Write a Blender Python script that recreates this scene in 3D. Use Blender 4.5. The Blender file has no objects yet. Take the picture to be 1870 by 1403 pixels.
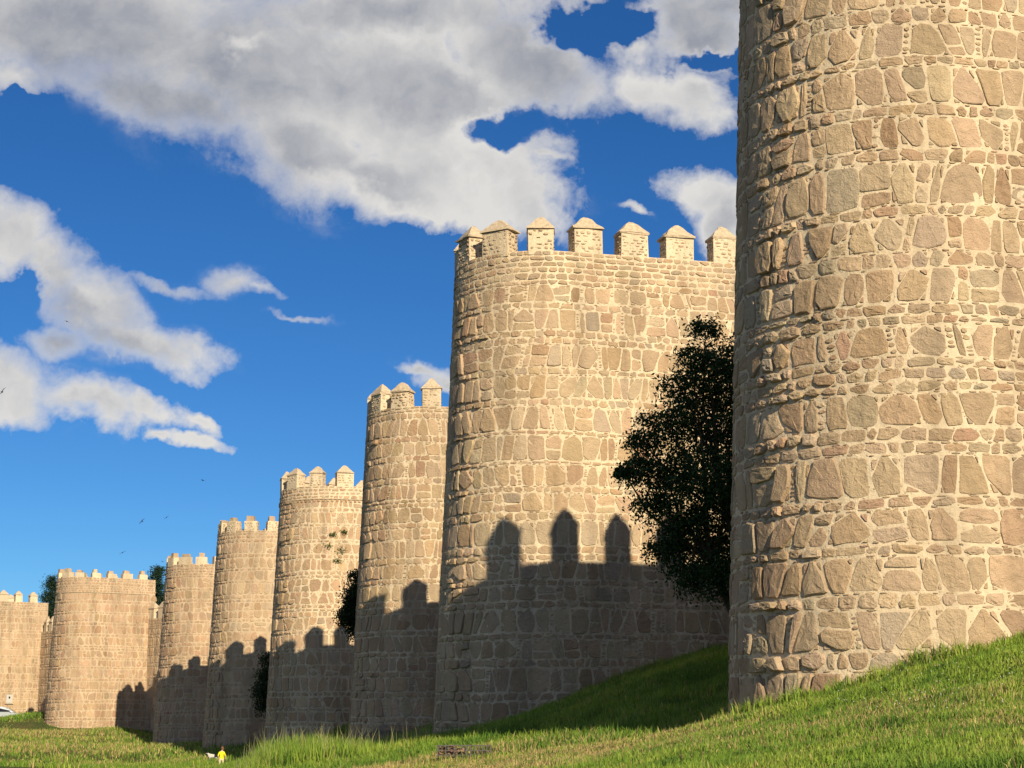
import bpy, math, random
import numpy as np
from mathutils import Vector, Matrix

R_ = math.radians
scene = bpy.context.scene
COL = scene.collection

# ------------------------------------------------------------------ camera
F = 3200.0                      # focal length in pixels of the 1870 px wide photograph
CX, CY = 935.0, 701.5
PITCH = math.atan(619.0 / F)
EYE = 1.6
CP, SP = math.cos(PITCH), math.sin(PITCH)
cam_d = bpy.data.cameras.new("camera")
cam_d.sensor_width = 36.0
cam_d.lens = F / 1870.0 * 36.0
cam_d.clip_start = 0.1
cam_d.clip_end = 5000.0
cam = bpy.data.objects.new("camera", cam_d)
cam.location = (0, 0, EYE)
cam.rotation_euler = (math.pi / 2 + PITCH, 0, 0)
COL.objects.link(cam)
scene.camera = cam

# ------------------------------------------------------------------ sun, exposure
SUN_PHI, SUN_EL = R_(22.0), R_(26.6)
SUN_DIR = Vector((math.sin(SUN_PHI) * math.cos(SUN_EL), -math.cos(SUN_PHI) * math.cos(SUN_EL), math.sin(SUN_EL)))
sl = bpy.data.lights.new("sun", 'SUN')
sl.energy = 5.0
sl.angle = R_(0.42)
sl.color = (1.0, 0.86, 0.61)
so = bpy.data.objects.new("sun", sl)
so.rotation_euler = (-SUN_DIR).to_track_quat('-Z', 'Y').to_euler()
so.location = (30, -60, 60)
COL.objects.link(so)

vs = scene.view_settings
vs.view_transform = 'Standard'
vs.look = 'None'
vs.gamma = 1.0
vs.exposure = 0.45
vs.use_curve_mapping = False
scene.cycles.max_bounces = 6
scene.cycles.diffuse_bounces = 3
scene.cycles.transparent_max_bounces = 8
scene.cycles.use_denoising = True

# ------------------------------------------------------------------ world: sky with clouds
SKY_STRENGTH = 0.0525
CLOUD_LIFT = 1.0
wd = bpy.data.worlds.new("World")
scene.world = wd
wd.use_nodes = True
nt = wd.node_tree
nt.nodes.clear()


def node(tree, typ, **kw):
    n = tree.nodes.new(typ)
    for k, v in kw.items():
        setattr(n, k, v)
    return n


class NB:
    """small helper to wire math nodes"""
    def __init__(self, tree):
        self.t = tree

    def _in(self, sock, v):
        if hasattr(v, 'is_output'):
            self.t.links.new(v, sock)
        else:
            sock.default_value = v

    def m(self, op, a, b=None, c=None, clamp=False):
        n = node(self.t, 'ShaderNodeMath', operation=op, use_clamp=clamp)
        self._in(n.inputs[0], a)
        if b is not None:
            self._in(n.inputs[1], b)
        if c is not None:
            self._in(n.inputs[2], c)
        return n.outputs[0]

    def v(self, op, a, b=None, out=0, scale=None):
        n = node(self.t, 'ShaderNodeVectorMath', operation=op)
        self._in(n.inputs[0], a)
        if b is not None:
            self._in(n.inputs[1], b)
        if scale is not None:
            self._in(n.inputs['Scale'], scale)
        return n.outputs[out]

    def rng(self, val, a, b, c=0.0, d=1.0, interp='SMOOTHSTEP'):
        n = node(self.t, 'ShaderNodeMapRange', interpolation_type=interp)
        self._in(n.inputs['Value'], val)
        n.inputs['From Min'].default_value = a
        n.inputs['From Max'].default_value = b
        n.inputs['To Min'].default_value = c
        n.inputs['To Max'].default_value = d
        return n.outputs[0]

    def noise(self, vec, scale, detail=5, rough=0.55, dist=0.0, color=False):
        n = node(self.t, 'ShaderNodeTexNoise')
        if vec is not None:
            self._in(n.inputs['Vector'], vec)
        n.inputs['Scale'].default_value = scale
        n.inputs['Detail'].default_value = detail
        n.inputs['Roughness'].default_value = rough
        n.inputs['Distortion'].default_value = dist
        return n.outputs['Color'] if color else n.outputs[0]

    def mix(self, fac, a, b, blend='MIX'):
        n = node(self.t, 'ShaderNodeMix', data_type='RGBA', blend_type=blend)
        self._in(n.inputs[0], fac)
        self._in(n.inputs[6], a if hasattr(a, 'is_output') else (*a, 1) if len(a) == 3 else a)
        self._in(n.inputs[7], b if hasattr(b, 'is_output') else (*b, 1) if len(b) == 3 else b)
        return n.outputs[2]


W_ = NB(nt)
sky = node(nt, 'ShaderNodeTexSky', sky_type='NISHITA')
sky.sun_disc = False
sky.sun_elevation = SUN_EL
sky.sun_rotation = math.pi - SUN_PHI
sky.altitude = 2000
sky.air_density = 1.0
sky.dust_density = 0.15
sky.ozone_density = 2.5
hsv = node(nt, 'ShaderNodeHueSaturation')
hsv.inputs['Saturation'].default_value = 1.22
hsv.inputs['Value'].default_value = 1.0
nt.links.new(sky.outputs[0], hsv.inputs['Color'])
sky_col = W_.mix(1.0, hsv.outputs[0], (0.53, 0.90, 1.22), 'MULTIPLY')   # deep, clean mountain air

tc = node(nt, 'ShaderNodeTexCoord')
dirv = tc.outputs['Generated']
# tangent plane of the sky above the wall's vanishing direction
a_ = W_.m('MAXIMUM', W_.v('DOT_PRODUCT', dirv, (0, CP, SP), out=1), 0.05)
u_ = W_.m('DIVIDE', W_.v('DOT_PRODUCT', dirv, (1, 0, 0), out=1), a_)
v_ = W_.m('DIVIDE', W_.v('DOT_PRODUCT', dirv, (0, -SP, CP), out=1), a_)
cmb = node(nt, 'ShaderNodeCombineXYZ')
nt.links.new(u_, cmb.inputs[0])
nt.links.new(v_, cmb.inputs[1])
P0 = cmb.outputs[0]
w1 = W_.v('SUBTRACT', W_.noise(P0, 9, 5, 0.6, color=True), (0.5, 0.5, 0.5))
w2 = W_.v('SUBTRACT', W_.noise(P0, 42, 4, 0.6, color=True), (0.5, 0.5, 0.5))
P1 = W_.v('ADD', W_.v('ADD', P0, W_.v('SCALE', w1, scale=0.042)), W_.v('SCALE', w2, scale=0.018))

P2 = W_.v('ADD', W_.v('ADD', P0, W_.v('SCALE', w1, scale=0.085)), W_.v('SCALE', w2, scale=0.035))


def tp(x, y):
    return ((x - CX) / F, (CY - y) / F)


def ellipse(vec, e):
    """distance from the middle of an elongated patch of sky: (x, y, rx, ry, turn in degrees)"""
    mp = node(nt, 'ShaderNodeMapping', vector_type='TEXTURE')
    nt.links.new(vec, mp.inputs['Vector'])
    cu, cv = tp(e[0], e[1])
    mp.inputs['Location'].default_value = (cu, cv, 0)
    mp.inputs['Rotation'].default_value = (0, 0, R_(e[4]))
    mp.inputs['Scale'].default_value = (e[2] / F, e[3] / F, 1.0)
    return W_.v('LENGTH', mp.outputs[0], out=1)


BLOBS = [   # masses of the cloud banks
    (180, 50, 420, 135, -4), (500, 140, 420, 165, -14), (760, 190, 300, 150, -22), (850, 330, 205, 85, -14),
    (560, 285, 170, 90, -28), (700, 345, 170, 68, -14), (960, 110, 170, 95, -24), (330, 195, 230, 55, -14), (40, 150, 110, 42, 0), (700, 20, 420, 60, 0),
    (1270, 50, 95, 120, 20), (1250, 175, 105, 52, -30), (1150, 85, 55, 20, 0), (1300, 15, 130, 45, 0), (1170, 150, 70, 46, -30), (965, 385, 90, 45, -25), (1180, 12, 80, 12, 0),
    (15, 425, 95, 65, -20), (90, 480, 115, 60, -38), (180, 555, 120, 65, -34), (250, 625, 140, 45, -20), (350, 640, 75, 24, -18), (315, 525, 75, 11, -10), (120, 620, 65, 36, -10),
    (25, 695, 130, 68, -20), (150, 735, 140, 38, -14), (265, 755, 75, 22, -14), (350, 765, 45, 18, -30), (345, 805, 62, 14, -8), (290, 800, 25, 10, 0),
    (430, 512, 55, 24, 10), (475, 516, 55, 14, -12), (550, 572, 52, 7, -8), (775, 668, 42, 11, -18), (812, 688, 38, 22, 0),
    (1000, 288, 62, 14, -6), (1290, 362, 78, 40, -20), (1335, 410, 50, 66, 0), (1165, 388, 32, 8, -25),
]
acc = None
for e in BLOBS:
    sz = min(1.0, 0.30 + e[3] / 105.0)
    d_ = W_.m('MULTIPLY_ADD', ellipse(P1, e), -sz, sz)
    acc = d_ if acc is None else W_.m('SMOOTH_MAX', acc, d_, 0.10)
HOLES = [(1085, 45, 90, 34, 8), (925, 238, 105, 40, 16), (60, 200, 40, 12, 0), (1280, 118, 60, 18, -15), (25, 505, 55, 28, 0)]
hol = None
for e in HOLES:
    d_ = W_.rng(ellipse(P2, e), 0.35, 1.5, 1.0, 0.0)
    hol = d_ if hol is None else W_.m('MAXIMUM', hol, d_)
fbm = W_.noise(P0, 20, 12, 0.64, 0.25)
fbm2 = W_.noise(P0, 10, 6, 0.6, 0.2)
fine = W_.noise(P1, 75, 8, 0.62, 0.3)
low = W_.noise(P0, 4.5, 2, 0.5)
base = W_.m('SUBTRACT', acc, W_.m('MULTIPLY', hol, 0.8))
dens = W_.m('ADD', base, W_.m('MULTIPLY', W_.m('SUBTRACT', fbm, 0.5), 1.15))
dens = W_.m('ADD', dens, W_.m('MULTIPLY', W_.m('SUBTRACT', fine, 0.5), 0.40))
# elsewhere in the sky the same broken cloud goes on
spos = node(nt, 'ShaderNodeSeparateXYZ')
nt.links.new(dirv, spos.inputs[0])
zz = W_.m('ADD', W_.m('MAXIMUM', spos.outputs[2], 0.0), 0.18)
pl = node(nt, 'ShaderNodeCombineXYZ')
nt.links.new(W_.m('DIVIDE', spos.outputs[0], zz), pl.inputs[0])
nt.links.new(W_.m('DIVIDE', spos.outputs[1], zz), pl.inputs[1])
gen = W_.m('MULTIPLY', W_.m('SUBTRACT', W_.noise(pl.outputs[0], 1.3, 8, 0.6, 0.4), 0.52), 3.0)
inu = W_.m('MULTIPLY', W_.rng(W_.m('ABSOLUTE', u_), 0.30, 0.40, 1, 0), W_.rng(W_.m('ABSOLUTE', v_), 0.23, 0.32, 1, 0))
inu = W_.m('MULTIPLY', inu, W_.rng(W_.v('DOT_PRODUCT', dirv, (0, CP, SP), out=1), 0.5, 0.7, 0, 1))
nmx = node(nt, 'ShaderNodeMix', data_type='FLOAT')
nt.links.new(inu, nmx.inputs[0])
nt.links.new(gen, nmx.inputs[2])
nt.links.new(dens, nmx.inputs[3])
dall = nmx.outputs[0]
# some edges are crisp, others fray out into thin veils
width = W_.rng(low, 0.35, 0.65, 0.26, 0.80)
alpha = W_.m('DIVIDE', W_.m('ADD', dall, 0.13), width, clamp=True)
alpha = W_.m('MULTIPLY', alpha, W_.m('MULTIPLY_ADD', alpha, -0.35, 1.35))
veil = W_.m('MULTIPLY', W_.rng(W_.m('ADD', base, W_.m('MULTIPLY', W_.m('SUBTRACT', fbm2, 0.5), 1.6)), -0.25, 0.35), W_.rng(fbm, 0.42, 0.70))
alpha = W_.m('MAXIMUM', alpha, W_.m('MULTIPLY', W_.m('MULTIPLY', veil, inu), 0.5))
# sunlit billows from the upper right, grey where the bank is deep
bil = W_.m('SUBTRACT', W_.noise(P1, 16, 7, 0.58), W_.noise(W_.v('ADD', P1, (0.011, 0.010, 0)), 16, 7, 0.58))
soft = W_.m('ADD', base, W_.m('MULTIPLY', W_.m('SUBTRACT', fbm2, 0.5), 1.2))
thick = W_.m('MULTIPLY', W_.rng(soft, -0.05, 0.80), W_.rng(dall, 0.0, 0.45))
WHITES = [(40, 440, 120, 80, -30), (190, 520, 130, 45, -35), (320, 620, 120, 40, -25), (50, 690, 120, 80, -20), (210, 735, 150, 45, -12), (890, 340, 190, 80, -20), (345, 805, 70, 25, 0), (1290, 350, 90, 50, -20), (440, 510, 90, 40, 0), (40, 165, 80, 35, 0), (1180, 130, 110, 50, -20), (432, 95, 34, 20, 0), (640, 385, 130, 28, -18)]
lit = None
for e in WHITES:
    d_ = W_.rng(ellipse(P2, e), 0.2, 1.6, 1.0, 0.0)
    lit = d_ if lit is None else W_.m('MAXIMUM', lit, d_)
shade = W_.m('MULTIPLY', thick, W_.m('MULTIPLY_ADD', lit, -0.62, 0.78))
vary = W_.m('ADD', W_.m('MULTIPLY', bil, 1.4), W_.m('MULTIPLY', W_.m('SUBTRACT', low, 0.5), 0.8))
vary = W_.m('ADD', vary, W_.m('MULTIPLY', W_.m('SUBTRACT', fine, 0.5), 0.22))
shade = W_.m('ADD', shade, W_.m('MULTIPLY', vary, W_.m('MULTIPLY_ADD', thick, 0.6, 0.4)), clamp=True)
ccol = W_.mix(shade, (10.6, 10.35, 9.9), (4.5, 4.75, 5.4))
final = W_.mix(W_.m('MULTIPLY', alpha, 0.97), sky_col, W_.v('SCALE', ccol, scale=CLOUD_LIFT))
bg = node(nt, 'ShaderNodeBackground')
bg.inputs['Strength'].default_value = SKY_STRENGTH
nt.links.new(final, bg.inputs['Color'])
wo = node(nt, 'ShaderNodeOutputWorld')
nt.links.new(bg.outputs[0], wo.inputs['Surface'])
wd.cycles.sampling_method = 'MANUAL'
wd.cycles.sample_map_resolution = 256


# ------------------------------------------------------------------ helpers
def U(px, py, Y):
    """world point seen at picture position (px, py) at forward distance Y"""
    k = (CY - py) / F
    z = Y * (k * CP + SP) / (CP - k * SP)
    dep = Y * CP + z * SP
    return Vector(((px - CX) / F * dep, Y, z + EYE))


def project(p):
    x, y, z = p[0], p[1], p[2] - EYE
    dep = y * CP + z * SP
    up = -y * SP + z * CP
    if dep <= 0.1:
        return None
    return (CX + F * x / dep, CY - F * up / dep, dep)


def mesh_obj(name, verts, faces, mat, parent=None, origin=None, smooth=False, tint=None):
    me = bpy.data.meshes.new(name)
    if origin is not None:
        ox, oy, oz = origin
        verts = [(v[0] - ox, v[1] - oy, v[2] - oz) for v in verts]
    me.from_pydata(verts, [], faces)
    if mat is not None:
        me.materials.append(mat)
    if smooth:
        me.polygons.foreach_set('use_smooth', np.ones(len(me.polygons), dtype=bool))
    if tint is not None:
        at = me.color_attributes.new('tint', 'FLOAT_COLOR', 'POINT')
        arr = np.ones((len(verts), 4), dtype=np.float32)
        arr[:, :3] = np.asarray(tint, dtype=np.float32)
        at.data.foreach_set('color', arr.ravel())
    me.update()
    ob = bpy.data.objects.new(name, me)
    COL.objects.link(ob)
    if parent is not None:
        ob.parent = parent
    elif origin is not None:
        ob.location = origin
    return ob


def empty(name, loc, label=None, cat=None, group=None):
    o = bpy.data.objects.new(name, None)
    o.location = loc
    o.empty_display_size = 0.5
    COL.objects.link(o)
    tag(o, label, cat, group)
    return o


def tag(o, label=None, cat=None, group=None, kind=None):
    if label:
        o['label'] = label
    if cat:
        o['category'] = cat
    if group:
        o['group'] = group
    if kind:
        o['kind'] = kind
    return o


def np_mesh(name, V, Fc, mat, col=None, nside=3):
    """mesh from numpy arrays; Fc is (n, nside)"""
    me = bpy.data.meshes.new(name)
    n = len(Fc)
    me.vertices.add(len(V))
    me.vertices.foreach_set('co', np.asarray(V, dtype=np.float32).ravel())
    me.loops.add(n * nside)
    me.loops.foreach_set('vertex_index', np.asarray(Fc, dtype=np.int32).ravel())
    me.polygons.add(n)
    me.polygons.foreach_set('loop_start', np.arange(0, n * nside, nside, dtype=np.int32))
    me.polygons.foreach_set('loop_total', np.full(n, nside, dtype=np.int32))
    me.update(calc_edges=True)
    if col is not None:
        at = me.color_attributes.new('tint', 'FLOAT_COLOR', 'POINT')
        c = np.ones((len(V), 4), dtype=np.float32)
        c[:, :3] = col
        at.data.foreach_set('color', c.ravel())
    me.materials.append(mat)
    ob = bpy.data.objects.new(name, me)
    COL.objects.link(ob)
    return ob


# ------------------------------------------------------------------ materials
def new_mat(name):
    m = bpy.data.materials.new(name)
    m.use_nodes = True
    t = m.node_tree
    bs = t.nodes['Principled BSDF']
    bs.inputs['Roughness'].default_value = 0.9
    bs.inputs['Specular IOR Level'].default_value = 0.15
    return m, t, bs, NB(t)


def pos_of(t):
    return node(t, 'ShaderNodeNewGeometry').outputs['Position']


def bump(t, bs, h, strength=0.5, dist=0.03):
    b = node(t, 'ShaderNodeBump')
    b.inputs['Strength'].default_value = strength
    b.inputs['Distance'].default_value = dist
    t.links.new(h, b.inputs['Height'])
    t.links.new(b.outputs[0], bs.inputs['Normal'])


def stone_material():
    m, t, bs, N = new_mat('granite_stone')
    p = pos_of(t)
    at = node(t, 'ShaderNodeAttribute', attribute_name='tint')
    big = N.noise(p, 1.9, 4, 0.6)
    mid = N.noise(p, 9.0, 6, 0.65)
    fine = N.noise(p, 55.0, 4, 0.7)
    c = N.mix(N.rng(mid, 0.3, 0.72, 0, 1), at.outputs['Color'], (0.34, 0.245, 0.155))
    c = N.mix(0.5, at.outputs['Color'], c)
    val = N.m('ADD', N.m('MULTIPLY', big, 0.35), N.m('ADD', N.m('MULTIPLY', mid, 0.35), N.m('MULTIPLY', fine, 0.55)))
    val = N.m('ADD', val, 0.38)
    c = N.mix(1.0, c, N.v('SCALE', (1.0, 1.0, 1.0), scale=val), 'MULTIPLY')
    # water streaks and broad weathering
    st = node(t, 'ShaderNodeMapping')
    st.inputs['Scale'].default_value = (1.0, 1.0, 0.13)
    t.links.new(p, st.inputs['Vector'])
    stv = N.m('ADD', N.rng(N.noise(st.outputs[0], 1.5, 5, 0.6), 0.42, 0.72, 1.06, 0.76), N.m('MULTIPLY', N.m('SUBTRACT', N.noise(p, 0.28, 3, 0.5), 0.5), 0.35))
    c = N.mix(1.0, c, N.v('SCALE', (1.0, 1.0, 1.0), scale=stv), 'MULTIPLY')
    c = N.mix(N.m('MULTIPLY', N.rng(N.noise(p, 0.45, 4, 0.6), 0.5, 0.7), 0.30), c, (0.41, 0.285, 0.195))
    # lime wash of old mortar smeared over some faces
    wash = N.m('MULTIPLY', N.rng(N.noise(p, 3.3, 5, 0.7), 0.55, 0.75), 0.38)
    c = N.mix(wash, c, (0.52, 0.41, 0.28))
    t.links.new(c, bs.inputs['Base Color'])
    h = N.m('ADD', N.m('MULTIPLY', N.noise(p, 7.0, 6, 0.7, 0.4), 1.0), N.m('MULTIPLY', N.noise(p, 34, 5, 0.7), 0.35))
    bump(t, bs, h, 0.9, 0.07)
    return m


def mortar_material(name='lime_mortar', ca=(0.625, 0.51, 0.36), cb=(0.535, 0.425, 0.295)):
    m, t, bs, N = new_mat(name)
    p = pos_of(t)
    big = N.noise(p, 0.55, 4, 0.6)
    mid = N.noise(p, 12.0, 6, 0.7)
    c = N.mix(N.rng(big, 0.35, 0.7), ca, cb)
    vo = node(t, 'ShaderNodeTexVoronoi', feature='F1')
    vo.inputs['Scale'].default_value = 16.0
    t.links.new(p, vo.inputs['Vector'])
    chip = N.m('MULTIPLY', N.rng(vo.outputs['Distance'], 0.22, 0.30, 1, 0), N.rng(N.noise(p, 9.0, 2), 0.5, 0.56))
    c = N.mix(N.m('MULTIPLY', chip, 0.7), c, (0.36, 0.27, 0.17))
    val = N.m('ADD', N.m('MULTIPLY', mid, 0.5), 0.75)
    st = node(t, 'ShaderNodeMapping')
    st.inputs['Scale'].default_value = (1.0, 1.0, 0.13)
    t.links.new(p, st.inputs['Vector'])
    val = N.m('MULTIPLY', val, N.rng(N.noise(st.outputs[0], 1.5, 5, 0.6), 0.42, 0.72, 1.05, 0.74))
    c = N.mix(1.0, c, N.v('SCALE', (1.0, 1.0, 1.0), scale=val), 'MULTIPLY')
    t.links.new(c, bs.inputs['Base Color'])
    h = N.m('ADD', N.m('MULTIPLY', mid, 1.0), N.m('MULTIPLY', chip, 0.5))
    h = N.m('ADD', h, N.m('MULTIPLY', N.noise(p, 60, 3, 0.7), 0.3))
    bump(t, bs, h, 0.7, 0.04)
    return m


def plain(name, col, rough=0.8, spec=0.2, metal=0.0, var=0.25, scale=20.0, bmp=0.0):
    m, t, bs, N = new_mat(name)
    p = pos_of(t)
    n = N.noise(p, scale, 4, 0.6)
    val = N.m('ADD', N.m('MULTIPLY', n, 2 * var), 1.0 - var)
    t.links.new(N.mix(1.0, col, N.v('SCALE', (1.0, 1.0, 1.0), scale=val), 'MULTIPLY'), bs.inputs['Base Color'])
    bs.inputs['Roughness'].default_value = rough
    bs.inputs['Specular IOR Level'].default_value = spec
    bs.inputs['Metallic'].default_value = metal
    if bmp:
        bump(t, bs, n, bmp, 0.02)
    return m


def leaf_material(name, rough=0.6, trans=0.25):
    m, t, bs, N = new_mat(name)
    at = node(t, 'ShaderNodeAttribute', attribute_name='tint')
    t.links.new(at.outputs['Color'], bs.inputs['Base Color'])
    bs.inputs['Roughness'].default_value = rough
    tr = node(t, 'ShaderNodeBsdfTranslucent')
    t.links.new(at.outputs['Color'], tr.inputs['Color'])
    mx = node(t, 'ShaderNodeMixShader')
    mx.inputs[0].default_value = trans
    out = t.nodes['Material Output']
    t.links.new(bs.outputs[0], mx.inputs[1])
    t.links.new(tr.outputs[0], mx.inputs[2])
    t.links.new(mx.outputs[0], out.inputs['Surface'])
    return m


M_STONE = stone_material()
M_MORTAR = mortar_material()
M_MORTAR_OLD = mortar_material('pinkish_mortar', (0.50, 0.385, 0.265), (0.42, 0.315, 0.215))
M_CAP = plain('lime_render_cap', (0.46, 0.365, 0.255), 0.95, 0.1, var=0.6, scale=11, bmp=1.0)
M_GRASS = leaf_material('grass_blade', 0.55, 0.35)
M_LEAF = leaf_material('leaf', 0.55, 0.18)
M_BARK = plain('bark', (0.10, 0.075, 0.05), 0.95, 0.1, var=0.4, scale=14, bmp=0.8)

# ------------------------------------------------------------------ terrain
CTRL = [  # (px, py, Y): where the ground is seen
    (1330, 1326, 28.2), (1450, 1282, 26.4), (1600, 1232, 25.9), (1750, 1194, 26.1), (1870, 1152, 26.8),
    (1870, 1403, 10.5), (1870, 1290, 17.5), (1600, 1330, 17.0), (1400, 1403, 15.0), (1000, 1403, 22.0), (800, 1403, 28.0),
    (600, 1403, 38.0), (430, 1402, 47.0), (1300, 1345, 24.0), (1150, 1350, 27.0), (1000, 1350, 32.0),
    (1240, 1340, 30.7), (1150, 1332, 33.0), (1000, 1320, 37.3), (870, 1342, 42.4), (850, 1379, 36.0),
    (791, 1362, 50.0), (950, 1318, 48.4), (1100, 1248, 48.8), (1200, 1211, 49.4), (1325, 1196, 50.8), (1325, 1215, 40.0),
    (500, 1388, 49.0), (600, 1378, 49.0), (700, 1371, 49.0),
    (640, 1356, 71.5), (700, 1345, 69.0), (780, 1330, 68.5),
    (484, 1366, 92.0), (560, 1362, 89.0), (630, 1330, 89.0), (372, 1369, 112.0), (430, 1365, 109.5), (281, 1362, 132.0), (360, 1362, 129.0),
    (405, 1388, 104.0), (405, 1398, 96.0), (405, 1405, 88.0), (404, 1412, 82.0), (404, 1416, 60.0), (404, 1418, 75.0), (440, 1412, 70.0), (300, 1416, 72.0), (470, 1400, 80.0), (300, 1392, 110.0), (390, 1374, 109.0), (200, 1403, 97.0), (0, 1403, 90.0),
    (380, 1416, 47.0), (300, 1428, 47.0), (150, 1440, 47.0), (0, 1450, 47.0),
    (80, 1333, 150.0), (150, 1336, 147.5), (220, 1331, 148.0), (262, 1345, 149.0),
    (200, 1365, 125.0), (0, 1366, 115.0), (0, 1336, 138.0), (70, 1310, 153.0), (70, 1304, 158.0), (0, 1314, 156.0), (0, 1321, 167.0), (40, 1318, 167.0), (40, 1312, 174.0),
]
TP = [tuple(U(*c)) for c in CTRL]
for (x, y, z) in [(0, 0, -1.6), (-12, 2, -1.9), (8, 2, -0.6), (0, -30, -2.6), (-30, -20, -3.2), (25, -20, 1.0), (22, 20, 3.0), (24, 40, 3.2),
                  (-25, 40, -3.6), (-45, 80, -4.0), (-70, 120, -3.8), (-90, 170, -2.6), (-95, 215, 0.6), (-60, 240, 1.5),
                  (15, 75, 2.6), (8, 110, 1.5), (-5, 145, 1.0), (-25, 172, 1.0), (40, 80, 4), (40, 150, 4)]:
    TP.append((x, y, z + EYE))
TP = np.array(TP)
_n = len(TP)


def _phi(r2):
    return 0.5 * r2 * np.log(np.maximum(r2, 1e-9))


_d2 = ((TP[:, None, :2] - TP[None, :, :2]) ** 2).sum(-1)
_K = np.zeros((_n + 3, _n + 3))
_K[:_n, :_n] = _phi(_d2) + np.eye(_n) * 2.0
_K[:_n, _n:] = np.c_[np.ones(_n), TP[:, :2]]
_K[_n:, :_n] = _K[:_n, _n:].T
_w = np.linalg.solve(_K, np.r_[TP[:, 2], 0, 0, 0])


def terr(X, Y):
    X = np.atleast_1d(np.asarray(X, dtype=float))
    Y = np.atleast_1d(np.asarray(Y, dtype=float))
    out = np.empty(len(X))
    for i in range(0, len(X), 40000):
        xx, yy = X[i:i + 40000], Y[i:i + 40000]
        d2 = (xx[:, None] - TP[None, :, 0]) ** 2 + (yy[:, None] - TP[None, :, 1]) ** 2
        z = _phi(d2) @ _w[:_n] + _w[_n] + _w[_n + 1] * xx + _w[_n + 2] * yy
        # settle to level country away from the wall
        e = np.maximum(np.maximum((-70 - xx) / 60, (xx - 25) / 40), np.maximum((-15 - yy) / 40, (yy - 205) / 50))
        wgt = np.clip(1 - e, 0, 1)
        wgt = wgt * wgt * (3 - 2 * wgt)
        z = z * wgt + (1 - wgt) * 0.4
        z += 0.035 * np.sin(xx * 1.7 + yy * 0.6) * np.sin(yy * 1.1 - xx * 0.4) + 0.02 * np.sin(xx * 3.1) * np.sin(yy * 2.7 + 1)
        out[i:i + 40000] = z
    return out


def tz(x, y):
    return float(terr([x], [y])[0])


def axis(lo, hi, c, fine, n):
    """points dense around the interval c, growing coarser outward"""
    a = list(np.arange(c[0], c[1] + 1e-6, fine))
    st, x = fine, c[1]
    while x < hi:
        st *= 1.18
        x += st
        a.append(min(x, hi))
    st, x = fine, c[0]
    while x > lo:
        st *= 1.18
        x -= st
        a.insert(0, max(x, lo))
    return np.array(a)


gx = axis(-1500, 1500, (-40, 14), 0.45, 0)
gy = axis(-600, 3000, (6, 120), 0.55, 0)
GX, GY = np.meshgrid(gx, gy)
GZ = terr(GX.ravel(), GY.ravel())
V = np.c_[GX.ravel(), GY.ravel(), GZ]
nx, ny = len(gx), len(gy)
ii = (np.arange(ny - 1)[:, None] * nx + np.arange(nx - 1)[None, :]).ravel()
Fq = np.c_[ii, ii + 1, ii + nx + 1, ii + nx]


def dry_amount(x, y):
    """0 green .. 1 dry straw: mown strip by the gabion and worn patches on the far bank"""
    d = np.zeros_like(x)
    for (cx, cy, rx, ry, a) in [(0.2, 25.5, 2.6, 4.5, 1.0), (-2.2, 31, 2.4, 3.2, 0.95), (3.6, 19.5, 1.6, 2.4, 0.5), (5.0, 15.5, 1.8, 1.6, 0.45), (7.4, 20, 1.2, 1.5, 0.3),
                                (-29, 118, 9, 6, 0.7), (-38, 138, 8, 8, 0.8), (-24, 107, 7, 3, 0.5), (-31, 130, 5, 4, 0.5)]:
        r = np.sqrt(((x - cx) / rx) ** 2 + ((y - cy) / ry) ** 2)
        d = np.maximum(d, a * np.clip(1.5 - r, 0, 1))
    d *= 0.65 + 0.35 * np.sin(x * 5.1 + np.sin(y * 2.3)) * np.sin(y * 3.3)
    return np.clip(d, 0, 1)


gcol = np.empty((len(V), 3), dtype=np.float32)
dr = dry_amount(V[:, 0], V[:, 1])[:, None]
gcol[:] = np.array([0.075, 0.115, 0.025]) * (1 - dr) + np.array([0.33, 0.25, 0.115]) * dr


def ground_material():
    m, t, bs, N = new_mat('turf')
    p = pos_of(t)
    at = node(t, 'ShaderNodeAttribute', attribute_name='tint')
    a = N.noise(p, 0.35, 5, 0.65)
    b = N.noise(p, 3.2, 6, 0.7)
    c = N.mix(N.rng(a, 0.45, 0.68), at.outputs['Color'], (0.16, 0.145, 0.05))
    c = N.mix(N.m('MULTIPLY', N.rng(b, 0.5, 0.75), 0.6), c, (0.035, 0.065, 0.016))
    t.links.new(c, bs.inputs['Base Color'])
    h = N.m('ADD', N.m('MULTIPLY', b, 1.0), N.m('MULTIPLY', N.noise(p, 14, 5, 0.7), 0.8))
    bump(t, bs, h, 1.0, 0.25)
    return m


gr = np_mesh('ground', V, Fq, ground_material(), gcol, 4)
gr.data.polygons.foreach_set('use_smooth', np.ones(len(gr.data.polygons), dtype=bool))
gr['kind'] = 'structure'
gr['label'] = 'grassy bank rising to the foot of the wall'

# ------------------------------------------------------------------ tower layout
BAT = 0.040


def rotv(th):
    """along-wall direction u (away from camera) and outward normal n for a wall heading th to the left"""
    return (Vector((-math.sin(th), math.cos(th), 0)), Vector((-math.cos(th), -math.sin(th), 0)))


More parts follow.
